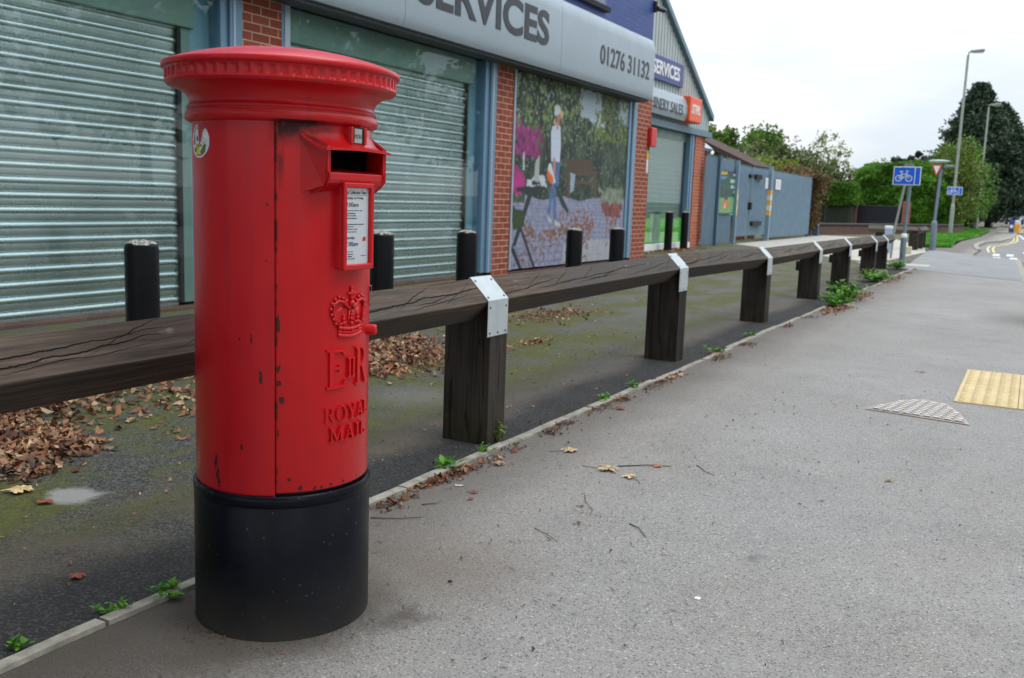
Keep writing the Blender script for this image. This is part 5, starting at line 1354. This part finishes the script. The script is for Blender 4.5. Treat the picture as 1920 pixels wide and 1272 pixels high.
LM = {
 'hedge': leaf_mat('hedge_leaves', [s(50, 92, 26), s(74, 124, 34), s(112, 158, 50)], .2),
 'dark': leaf_mat('conifer_needles', [(.022, .044, .028), (.038, .070, .040), (.066, .100, .052)], .1),
 'olive': leaf_mat('olive_leaves', [s(70, 84, 50), s(98, 110, 66), s(130, 138, 88)], .25),
 'green': leaf_mat('green_leaves', [s(60, 92, 40), s(86, 124, 46), s(120, 152, 62)], .25),
 'yellow': leaf_mat('yellow_green_leaves', [s(84, 116, 36), s(112, 142, 42), s(140, 152, 56), s(130, 118, 60)], .3),
 'mixed': leaf_mat('mixed_shrub_leaves', [s(58, 90, 34), s(86, 116, 42), s(112, 132, 52), s(112, 108, 56)], .25),
 'pale': leaf_mat('pale_leaves', [s(110, 124, 88), s(142, 154, 112), s(170, 170, 120)], .3),
 'creep': leaf_mat('creeper_leaves', [s(70, 80, 40), s(110, 80, 66), s(130, 70, 60), s(96, 110, 44), s(60, 50, 44)], .2),
 'weed': leaf_mat('weed_leaves', [s(60, 110, 30), s(90, 150, 44), s(130, 180, 60)], .3),
 'dry': leaf_mat('dry_leaves', [s(84, 54, 40), s(128, 80, 56), s(158, 112, 80), s(96, 74, 62), s(196, 168, 134), s(116, 70, 48), s(62, 46, 38), s(172, 132, 100), s(104, 62, 44)], .1, .7, 3),
 'drydark': leaf_mat('broken_litter', [s(70, 48, 38), s(112, 70, 50), s(60, 48, 42), s(134, 92, 66)], 0, .8, 3),
 'grass': leaf_mat('grass_blades', [s(60, 120, 28), s(84, 150, 40), s(110, 170, 60)], .25),
}
def tree(label, base, h, R3, mat, seed, n_cl=60, per=90, size=.28, name='tree', group=None, cz=None, trunk=.16, cl=.28, hollow=.55):
    o = thing(name, label, 'tree', base, group)
    q = random.Random(seed); cz = cz if cz is not None else h-R3[2]
    mb = MB(); mb.tube([(0, 0, -.2), (q.uniform(-.1, .1), 0, cz*.5), (q.uniform(-.2, .2), q.uniform(-.2, .2), cz+R3[2]*.3)], trunk, 9, trunk*.35)
    mb.build('trunk', M_BARK, o, True)
    mb = MB()
    for k in range(11):
        a = q.uniform(0, 6.28); r_ = q.uniform(.4, .85); z0 = cz*.6+q.uniform(0, .6)*R3[2]
        mb.tube([(0, 0, z0), (r_*.5*R3[0]*math.cos(a), r_*.5*R3[1]*math.sin(a), z0+R3[2]*.35), (r_*R3[0]*math.cos(a), r_*R3[1]*math.sin(a), cz+q.uniform(-.2, .6)*R3[2])], trunk*.4, 6, trunk*.08)
    mb.build('limbs', M_BARK, o, True)
    P = clumps(n_cl, per, R3, seed, cl, hollow)+np.array([0, 0, cz])
    leaf_cloud('crown', P, size, mat, o, seed=seed)
    return o

def hedge(label, base, sx, sy, z0, z1, mat, n, size, seed, name='hedge', round_=.35, lumps=.12):
    o = thing(name, label, 'hedge', base)
    g = np.random.default_rng(seed)
    # points on the skin of a rounded block with depth
    k = g.integers(0, 100, n); U = g.uniform(-1, 1, (n, 3))
    ax = np.where(k < 45, 1, np.where(k < 70, 2, 0)); sg_ = np.where(ax == 1, -1, np.where(ax == 2, 1, np.where(g.random(n) < .5, -1, 1)))
    U[np.arange(n), ax] = sg_
    r_ = np.maximum(np.linalg.norm(U, axis=1)/1.25, 1)[:, None]
    U = U/(1+(r_-1)*round_*2)
    X = U*np.array([sx/2, sy/2, (z1-z0)/2])
    nz = vnoise(X[:, 0]*.3+5, X[:, 1]*.3+X[:, 2]*.37+5, 3.3, seed, 3)-.5
    X = X*(1+nz[:, None]*lumps*2)-U*(g.random(n)**2)[:, None]*.22
    X[:, 2] += (z0+z1)/2
    leaf_cloud('foliage', X, size, mat, o, seed=seed)
    # woody inside
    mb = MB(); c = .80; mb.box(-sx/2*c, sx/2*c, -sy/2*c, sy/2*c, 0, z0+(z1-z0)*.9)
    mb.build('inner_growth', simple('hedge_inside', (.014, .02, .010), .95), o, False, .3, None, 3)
    return o
tree('bushy dark green tree rising just right of the workshop roof', (-22.6, 75, 0), 7.3, (1.6, 1.6, 2.2), LM['green'], 11, 30, 80, .3)
tree('broad mid green tree behind the tiled house', (-20.0, 76, 0), 6.9, (2.7, 2, 2.5), LM['green'], 12, 55, 90, .3)
tree('rounded bright green tree top left of the olive tree', (-18.4, 73, 0), 6.7, (1.9, 1.8, 2.4), LM['green'], 13, 45, 90, .28)
tree('wide olive grey tree behind the blue boarded fence', (-16.0, 66, 0), 5.3, (3.2, 2, 2.3), LM['olive'], 14, 70, 100, .26)
tree('olive bushy tree between the tiled roof and the gates', (-14.3, 52, 0), 3.9, (2.6, 1.6, 1.6), LM['olive'], 15, 60, 90, .2)
tree('thin pale leaved tree with sky showing through its crown', (-15.0, 80, 0), 7.0, (1.9, 1.6, 2.3), LM['pale'], 16, 34, 34, .22, cl=.22)
tree('small thin tree beside the house chimneys', (-11.2, 84, 0), 5.2, (1.2, 1.2, 1.4), LM['pale'], 17, 20, 40, .2)
tree('low green tree line between the pale tree and the hedge', (-13.2, 70, 0), 4.3, (2.4, 1.6, 1.6), LM['olive'], 18, 45, 80, .24)
tree('yellow green sprawling shrub reaching over the end of the boarded fence', (-10.8, 46.0, 0), 3.3, (1.9, 1.3, 1.0), LM['yellow'], 21, 42, 80, .14, 'shrub', cz=2.35)
tree('yellowing bush behind the middle of the boarded fence', (-11.6, 44.0, 0), 3.0, (1.3, 1.1, .8), LM['yellow'], 22, 34, 70, .13, 'shrub', cz=2.2)
tree('spiky dark conifer top peeping over the big hedge', (-8.2, 75, 0), 5.35, (1.25, 1.2, 1.3), LM['dark'], 23, 34, 80, .3, 'conifer')
# creeper over the fence end
o = thing('creeper', 'reddish green creeper tumbling over the end of the boarded fence', 'climbing plant', (-8.15, 40.6, 0))
g = np.random.default_rng(5); n = 7000
t_ = g.random(n); X = np.stack([g.normal(0, .16, n)+.05*np.sin(t_*9), -.6+1.7*g.random(n), .25+2.2*t_**.7], -1)
X[:, 0] += .12*(X[:, 2] > 1.6); X[:, :2] *= (.55+.5*np.clip(X[:, 2:3]/2.0, 0, 1))
top = np.stack([g.normal(-.1, .18, 2600), -4.6+4.6*g.random(2600)**.6, 2.34+.14*np.abs(g.normal(size=2600))], -1)
leaf_cloud('foliage', np.concatenate([X, top]), .11, LM['creep'], o, seed=3)
MB().tube([(0, 0, -.1), (.03, .2, 1.2), (-.05, 0, 2.3)], .05, 7, .02).build('stem', M_BARK, o, True)
hedge('low clipped green hedge left of the big one, above the black railings', (-9.85, 57.2, 0), 1.9, 2.0, 1.25, 2.62, LM['hedge'], 9000, .12, 31)
hedge('big rounded clipped hedge with bright green top above the railings', (-7.2, 63.5, 0), 5.1, 8.0, .0, 3.95, LM['hedge'], 46000, .13, 32)
hedge('tall rough hedge running behind the cycle sign and lamps', (-6.9, 78, 0), 4.2, 14, .0, 4.1, LM['green'], 16000, .2, 33, 'hedge')
tree('loose leafy shrub overhanging the grass verge by the nearest lamp', (-4.5, 63, 0), 5.4, (1.45, 2.6, 2.5), LM['mixed'], 34, 90, 130, .15, 'shrub', cz=2.7, hollow=.6)
tree('darker green shrub filling the verge behind the nearest lamp', (-4.9, 71, 0), 5.6, (2.1, 3, 2.8), LM['green'], 35, 80, 110, .2, 'shrub', cz=2.8)
tree('low leafy bush leaning toward the second lamp column', (-4.0, 77, 0), 3.6, (1.2, 3, 1.7), LM['green'], 36, 50, 100, .18, 'shrub', cz=1.9)
# the great conifer
def conifer(label, base, h, rad, seed, n_b=260, per=95):
    o = thing('conifer', label, 'tree', base); g = np.random.default_rng(seed)
    MB().tube([(0, 0, -.2), (0, 0, h*.97)], .35, 9, .04).build('trunk', M_BARK, o, True)
    Ps = []
    mb = MB()
    for i in range(n_b):
        t_ = g.random()**.8; z = .6+t_*(h-1.0); a = g.uniform(0, 2*math.pi)
        r_ = rad*(1-z/h)**.92*g.uniform(.55, 1.28)*(1 if z > 1.5 else .8)+.12
        d_ = np.array([math.cos(a), math.sin(a)]); lift = .25*r_
        k = per; uu = g.random(k)**.6
        x = d_[0]*r_*uu; y_ = d_[1]*r_*uu; zz_ = z+lift*uu**2-.1*r_*uu
        sp_ = .16+.13*r_*(1-uu*.7)
        Ps.append(np.stack([x+g.normal(size=k)*sp_, y_+g.normal(size=k)*sp_, zz_+g.normal(size=k)*sp_*.6], -1))
        if i % 6 == 0: mb.tube([(0, 0, z-.05*r_), (d_[0]*r_*.8, d_[1]*r_*.8, z+lift*.6-.1*r_)], .05, 5, .01)
    mb.build('limbs', M_BARK, o, True)
    P = np.concatenate(Ps); leaf_cloud('crown', P, .40, LM['dark'], o, aspect=2.8, seed=seed)
    return o
conifer('huge dark conifer towering over the end of the pavement', (-5.5, 98, 0), 12.9, 5.6, 41, 640, 110)
conifer('second dark conifer standing just right of the huge one', (-3.9, 100.5, 0), 11.3, 6.2, 42, 560, 100)
tree('dark tree overhanging the road far behind the cars', (-5.0, 190, 0), 8.5, (5.5, 5, 3.6), LM['dark'], 43, 90, 70, .7, cz=4.6)
tree('broad green tree beyond the far bend of the road', (2.0, 215, 0), 10, (7.5, 5, 4.6), LM['green'], 44, 90, 60, .8, cz=4.5)
hedge('distant low hedge closing the far end of the road', (-3, 235, 0), 22, 4, 0, 3.0, LM['olive'], 5000, .6, 45)
# trees across the road, seen in the shop glass
for i, (x, y, h_, mt) in enumerate([(13, 2, 9.0, 'green'), (14, 13, 10.5, 'olive'), (12.5, 23, 8.5, 'green'), (15, 36, 10, 'green'), (14, 49, 9, 'olive')]):
    tree(['leafy tree across the road opposite the first shutter', 'taller tree across the road opposite the post box', 'roadside tree opposite the garden poster', 'tree across the road opposite the gates', 'tree across the road opposite the low wall'][i],
         (x, y, 0), h_, (4.4, 4.6, 3.6), LM[mt], 50+i, 60, 45, .55, group='trees across the road', cz=h_-3.4, trunk=.25)
for (x, y, lb) in [(-4.5, -8, 'big unseen tree added over the forecourt behind the camera to block sky light'), (3.5, -7, 'big unseen tree added by the road behind the camera to block sky light')]:
    tree(lb, (x, y, 0), 11, (5.5, 4.5, 4.0), LM['green'], int(60+x), 90, 45, .6, group='unseen trees added to block sky light', cz=6.4, trunk=.3)  # out of view, added to cut the sky light coming from behind the camera
# grass verge
sheet('verge_soil', [(-3.0, 34.0), (-2.35, 34.9), (-2.75, 42.7), (-2.42, 53), (-2.8, 78), (-6.5, 78), (-6.2, 56), (-4.4, 42)], .012, simple('verge_green', s(74, 118, 40), .9, 0, .25, 3))
g = np.random.default_rng(9); n = 26000
Y = 34+42*g.random(n)**1.5; xr = np.interp(Y, [34, 34.9, 42.7, 53, 78], [-2.9, -2.38, -2.78, -2.45, -2.85]); xl = np.interp(Y, [34, 42, 56, 78], [-3.1, -4.4, -5.6, -5.6])
P = np.stack([xl+(xr-xl)*g.random(n), Y, .05+0*Y], -1)
o = leaf_cloud('grass', P, .14, LM['grass'], up=np.array([0, .3, 0]), aspect=5, seed=4); tag(o, 'bright green grass growing on the roadside verge', 'grass', kind='stuff')

# ------------------------------------------------------------------ weeds, leaves, litter
def weed(x, y, h_, r_, n, label, seed, mat='weed', size=.05, flat=False):
    o = thing('weed', label, 'weed', (x, y, 0), 'weeds along the kerb edging'); g = np.random.default_rng(seed)
    V = []; F = []; stems = MB()
    ns = max(4, n//8)
    tips = []
    for k in range(ns):
        a = g.uniform(0, 6.28); rr_ = r_*g.uniform(.2, 1); hh = h_*g.uniform(.3, 1)
        tip = (rr_*math.cos(a), rr_*math.sin(a), hh); tips.append(tip)
        stems.tube([(tip[0]*.1, tip[1]*.1, 0), (tip[0]*.6, tip[1]*.6, hh*.6), tip], .0016, 4, .0008)
    for k in range(n):
        tp_ = tips[g.integers(ns)]; f_ = g.uniform(.35, 1.05); b0 = np.array([tp_[0]*f_, tp_[1]*f_, tp_[2]*f_**1.1+.003])
        a = g.uniform(0, 6.28); e = g.uniform(-.1, .9); d_ = np.array([math.cos(a)*math.cos(e), math.sin(a)*math.cos(e), math.sin(e)]); sz = size*g.uniform(.5, 1.2)
        sd_ = np.array([-math.sin(a), math.cos(a), 0])*sz*.26; up = np.array([0, 0, sz*.08])
        i = len(V); V += [b0, b0+d_*sz*.3+sd_*.8+up, b0+d_*sz*.65+sd_*.9+up*.6, b0+d_*sz, b0+d_*sz*.65-sd_*.9+up*.6, b0+d_*sz*.3-sd_*.8+up]; F.append((i, i+1, i+2, i+3, i+4, i+5))
    V = [(float(v[0]), float(v[1]), max(.002, float(v[2]))) for v in V]
    MB().raw(V, F).build('leaves', LM[mat], o); stems.build('stems', LM[mat], o)
    return o
weed(-2.10, 1.85, .03, .09, 90, 'low green weed on the edging left of the post box foot', 1, size=.024)
weed(-2.13, 1.70, .022, .06, 60, 'tiny green weed in the edging joint further left', 2, size=.021)
weed(-2.15, 1.42, .022, .05, 46, 'small green weed on the edging near the bottom left corner', 3, size=.022)
weed(-2.12, 1.22, .018, .04, 34, 'tiniest weed at the bottom left corner of the photo', 4, size=.018)
weed(-2.14, 3.42, .05, .07, 26, 'broad leaved plantain weed on the edging right of the post box', 5, size=.055)
weed(-2.12, 3.72, .045, .06, 60, 'clover like weed on the edging in front of the nearest post', 6, size=.022)
weed(-2.17, 3.95, .09, .045, 26, 'thin yellowing weed climbing the foot of the nearest post', 7, 'yellow', .03)
weed(-2.12, 5.15, .035, .08, 50, 'grassy weed on the edging beyond the nearest post', 8, size=.035)
weed(-2.14, 5.62, .05, .07, 50, 'weed tuft on the edging midway between the first two posts', 9, size=.035)
weed(-2.13, 7.4, .05, .10, 60, 'weed strip on the edging beyond the second post', 10, size=.04)
weed(-2.15, 8.6, .04, .10, 40, 'low weed on the edging halfway to the third post', 14, size=.035)
weed(-2.03, 11.9, .17, .24, 260, 'pale green feathery weed clump by the fourth post', 11, size=.075)
weed(-2.10, 12.9, .22, .33, 480, 'largest dark green weed clump by the fourth post', 12, 'hedge', .085)
weed(-2.22, 16.7, .17, .36, 380, 'wide green weed clump by the fifth post', 13, size=.08)
weed(-2.36, 20.6, .16, .26, 300, 'green weed clump at the foot of the cycle sign', 15, size=.08)

def litter(name, label, areas, n, size, mat, seed, thick=.02):
    g = np.random.default_rng(seed); P = []
    for (cx, cy, rx, ry, wgt, lift) in areas:
        k = int(n*wgt); q = g.normal(size=(k, 2))*.5
        P.append(np.stack([cx+q[:, 0]*rx, cy+q[:, 1]*ry, .006+lift*np.exp(-(q**2).sum(1)*1.5)*g.random(k)], -1))
    P = np.concatenate(P); n = len(P); d = g.normal(size=(n, 3))*np.array([.45, .45, .0])+np.array([0, 0, 1]); d /= np.linalg.norm(d, axis=1)[:, None]
    a = g.normal(size=(n, 3)); u = np.cross(d, a); u /= np.linalg.norm(u, axis=1)[:, None]; v = np.cross(d, u)
    sz = size*(.35+.9*g.random(n)**1.5)[:, None]
    # five-point ragged curled leaf
    ang_ = [0, .9, 1.9, 2.9, 3.7, 4.6, 5.5]
    pts = []
    for t_ in ang_:
        rr_ = (.18+.85*g.random(n))[:, None]*sz*.62
        pts.append(P+u*np.cos(t_)*rr_+v*np.sin(t_)*rr_*.6+d*((np.cos(t_*2)*.5+g.random(n))[:, None]*sz*.22))
    V = np.stack(pts, 1).reshape(-1, 3); V[:, 2] = np.maximum(V[:, 2], .003)
    F = np.arange(n*7).reshape(-1, 7)
    o = mesh_np(name, V, F, mat); return tag(o, label, 'leaf litter', kind='stuff')
litter('leaf_litter', 'drift of dry brown leaves on the forecourt at the left under the rail',
       [(-5.3, 3.0, .8, 1.2, .34, .05), (-4.6, 3.0, .38, .5, .13, .04), (-4.05, 2.58, .42, .34, .17, .04), (-3.74, 2.68, .2, .16, .045, .02), (-4.9, 4.1, .42, 1.0, .14, .03), (-4.1, 3.5, .6, .5, .015, .0), (-3.55, 2.35, .2, .2, .012, .01), (-3.9, 3.9, .5, .2, .014, 0)], 11500, .066, LM['dry'], 61)
litter('leaf_litter', 'heap of dry brown leaves on the forecourt between the red box and the nearest post',
       [(-4.0, 5.5, .5, .62, .6, .05), (-3.75, 5.05, .22, .24, .12, .03), (-4.35, 6.1, .4, .5, .2, .03)], 3300, .062, LM['dry'], 62)
litter('leaf_litter', 'small patches of brown leaves on the forecourt beyond the nearest post',
       [(-4.2, 8.7, .35, .75, .5, .02), (-3.5, 6.9, .12, .3, .1, .01), (-5.2, 10.5, .8, 1.0, .2, .01), (-4.6, 7.4, .5, .5, .2, .01)], 1000, .05, LM['dry'], 63)
litter('leaf_litter', 'brown leaves drifted under the green shutter and its bollards',
       [(-7.7, 22.6, .35, 1.6, .7, .02), (-7.4, 18.6, .4, 1, .3, .02)], 900, .07, LM['dry'], 64)
ar = [(-2.07, y, .07, .16, .05, .004) for y in (2.9, 3.15, 3.35, 3.55, 3.9, 4.35, 4.55, 4.9, 5.2, 5.35, 5.7, 6.0, 6.3, 7.2, 8, 9.5, 10.5, 11.9, 12.5, 13.3, 15.8, 17, 19.6, 21)]
rr5 = np.random.default_rng(77)
ar = [(x_+rr5.uniform(-.03, .03), y_+rr5.uniform(-.1, .1), a_*rr5.uniform(.5, 1.4), b_*rr5.uniform(.6, 1.6), c_*rr5.uniform(.3, 1.6), d_) for x_, y_, a_, b_, c_, d_ in ar]
litter('edge_debris', 'rusty brown leaf crumbs gathered along the kerb edging', ar, 2300, .022, LM['drydark'], 65)
litter('edge_debris', 'orange and tan broken leaves caught along the kerb edging', [q_ for q_ in ar if rr5.random() < .6], 420, .055, LM['dry'], 75)
g_ = np.random.default_rng(78)
litter('grit', 'dark and tan grit collected round the foot of the red box', [(PX+.27*math.cos(a_), PY+.27*math.sin(a_), .07, .07, .04, 0) for a_ in g_.uniform(2.6, 6.6, 26)], 420, .008, LM['drydark'], 79)
litter('edge_debris', 'rusty crumbs below the weed clumps by the far posts', [(-1.95, 11.6, .12, .7, .4, .01), (-1.98, 13.6, .12, .8, .3, .01), (-2.05, 17.5, .14, 1, .3, .01)], 900, .05, LM['dry'], 66)
g = np.random.default_rng(70)
ar = [(g.uniform(-3.7, -2.3), g.uniform(1.6, 8), .5, .5, .02, 0) for _ in range(50)]
litter('fine_litter', 'scattered leaf crumbs and pale bits over the mossy forecourt', ar, 1000, .022, LM['dry'], 67)
ar = [(g.uniform(-2.0, .0), g.uniform(1.2, 7), .4, .5, .02, 0) for _ in range(50)]
litter('fine_litter', 'scattered tiny brown crumbs over the grey pavement', ar, 520, .016, LM['drydark'], 68)
g = np.random.default_rng(71); n = 230
P = np.stack([-2.0+1.7*g.random(n)**1.5, 1.4+4.5*g.random(n), .004+0*g.random(n)], -1)
o = leaf_cloud('needle_litter', P, .034, LM['drydark'], up=np.array([0, 0, 12.]), aspect=11, fold=.03, seed=8)
tag(o, 'fine reddish needles and twiglets scattered over the near pavement', 'needles', kind='stuff')

def maple(x, y, size, rz, label, col, seed, curl=.25, lobes=5, ragged=.1, name='fallen_leaf'):
    g = random.Random(seed); pts = []; n = 40
    for k in range(n):
        a = 2*math.pi*k/n
        r_ = .46+.24*abs(math.cos(a*lobes/2+.3*math.sin(3*a+seed)))**1.2+g.uniform(-ragged, ragged)*1.2
        if math.cos(a) < -.9: r_ *= .6
        pts.append((r_*math.cos(a)*size*.5, r_*math.sin(a)*size*.42, .004+abs(math.sin(a*lobes/2))*size*curl*.12+g.uniform(0, size*.06)))
    ctr = (0, 0, .008+size*.04)
    mid = [(p[0]*.55, p[1]*.55, p[2]*.4+.006+g.uniform(0, size*.05)) for p in pts]
    vs = [ctr]+mid+pts; fs = [(0, 1+k, 1+(k+1) % n) for k in range(n)]+[(1+k, 1+n+k, 1+n+(k+1) % n, 1+(k+1) % n) for k in range(n)]
    o = thing(name, label, 'leaf', (x, y, 0), 'single fallen leaves', rz)
    t = NT('leaf_colour'); cc = t.mix(t.rng(t.noise(40, 5), .3, .7), tuple(c*.6 for c in col), tuple(min(1, c*1.15) for c in col))
    MB().raw(vs, fs).build('blade', t.fin(cc, .7, 0, t.bump(t.noise(90, 3), .4, .003)), o, False)
    MB().tube([(-size*.3, 0, .006), (-size*.55, size*.04, .006), (-size*.75, size*.12, .004)], .0014, 5).build('stalk', M_BARK, o)
    return o
maple(-3.30, 2.22, .17, .4, 'large pale yellow leaf lying at the left edge of the forecourt', s(206, 178, 128), 1)
maple(-3.10, 2.185, .085, .3, 'curled orange brown leaf on the pale patch of the forecourt', s(168, 88, 60), 2, .8, 3)
maple(-2.42, 1.80, .075, 1.0, 'reddish brown leaf on the forecourt below the pale patch', s(160, 82, 58), 3, .6, 5)
maple(-3.66, 2.78, .09, 1.9, 'yellowish leaf at the edge of the leaf drift', s(190, 150, 96), 4)
maple(-4.05, 3.72, .11, .2, 'pale crumpled leaf on the forecourt left of the red box', s(190, 166, 132), 5, .9)
maple(-3.86, 3.20, .10, 1.2, 'curled tan leaf nearest the red box on the mossy tarmac', s(176, 140, 100), 6, 1.0, 3)
maple(-1.82, 4.0, .13, .9, 'pale tan leaf on the pavement near the nearest timber post', s(198, 174, 134), 7, .3, 7, .12)
maple(-1.545, 3.81, .16, .2, 'big torn tan leaf with dark holes on the pavement', s(196, 172, 134), 8, .35, 7, .22)
maple(-1.42, 3.76, .11, 2.6, 'smaller pale torn leaf touching the big one on the pavement', s(206, 184, 148), 9, .3, 5, .2)
maple(-1.38, 3.99, .06, .3, 'small orange leaf curled beyond the big torn leaf', s(190, 120, 70), 10, .6, 3)
maple(-1.43, 3.28, .03, .7, 'little rust coloured leaf scrap in the middle of the pavement', s(150, 86, 62), 11, .6, 3)
maple(-1.36, 3.10, .032, 2.2, 'little rust leaf scrap below the other scrap on the pavement', s(140, 80, 60), 12, .8, 3)
maple(-.45, 4.38, .055, 1.4, 'small yellow brown leaf alone on the right of the pavement', s(180, 140, 84), 13, .5, 3)
maple(-.62, 7.55, .07, .2, 'orange brown leaf on the pavement above the access cover', s(170, 104, 72), 14, .5, 3)
maple(-1.86, 3.19, .042, .6, 'chestnut brown leaf curl near the cigarette end', s(150, 76, 48), 15, 1.2, 3)
maple(-1.83, 3.115, .036, 1.6, 'second chestnut curl just below the first one', s(150, 76, 48), 16, 1.2, 3)
maple(-2.14, 3.28, .05, 1.1, 'orange leaf curl lying against the edging', s(186, 110, 56), 17, 1.0, 3)
maple(-1.98, 3.6, .09, .3, 'crumpled tan leaf against the edging by the clover weed', s(176, 142, 112), 18, .9, 5)
maple(-1.97, 5.0, .10, .8, 'brown leaf caught on the edging past the nearest post', s(160, 92, 62), 19, .9, 5)
maple(-2.05, 6.1, .11, 2.0, 'tan leaf caught on the edging between the first two posts', s(186, 138, 100), 20, .9, 5)
o = thing('cigarette_end', 'white cigarette end on the pavement beside the edging', 'cigarette end', (-1.96, 3.23, .006), rz=.5)
MB().tube([(-.012, 0, 0), (.014, 0, 0)], .0036, 8).build('paper', M_WHITE, o, 'auto'); MB().tube([(.0141, 0, 0), (.022, 0, 0)], .0037, 8).build('filter', simple('filter_tan', s(200, 170, 120), .8), o, 'auto')
def twig(pts, label, r_=.0018, name='twig'):
    o = thing(name, label, 'twig', (pts[0][0], pts[0][1], 0), 'twigs on the pavement')
    l = o.location; MB().tube([(a-l.x, b-l.y, .004+.003*(i % 2)) for i, (a, b) in enumerate(pts)], r_, 5, r_*.6).build('stem', simple('twig_bark', s(70, 50, 42), .8), o)
    return o
twig([(-1.53, 4.03-.14), (-1.42, 3.98), (-1.33, 4.03)], 'dark stalk lying across the big torn leaf', .003)
twig([(-1.24, 4.12), (-1.17, 4.03), (-1.12, 4.0)], 'thin straight twig right of the big torn leaf')
twig([(-1.20, 3.20), (-1.15, 3.165), (-1.10, 3.10)], 'forked dark twig lower in the middle of the pavement', .0022)
twig([(-1.48, 3.42), (-1.44, 3.34), (-1.38, 3.27), (-1.36, 3.2)], 'reddish feathery twig left of the middle of the pavement', .0014)
twig([(-1.47, 2.96), (-1.40, 2.92), (-1.34, 2.88)], 'reddish twig below the feathery one', .0014)
twig([(-2.02, 2.72), (-1.93, 2.76), (-1.87, 2.83)], 'dark twig lying beside the foot of the edging', .002)
twig([(-1.95, 2.95), (-1.9, 3.0)], 'short dark twig near the edging right of the box', .0022)
twig([(-2.58, 2.9), (-2.50, 2.86)], 'pale snapped twig on the tarmac behind the box', .002)
o = tag(MB().box(-.009, .009, -.009, .009, .001, .005).build('bottle_top', M_WHITE, None, False, .002, (-.78, 2.69, 0)), 'tiny white disc of litter alone on the lower right pavement', 'litter')
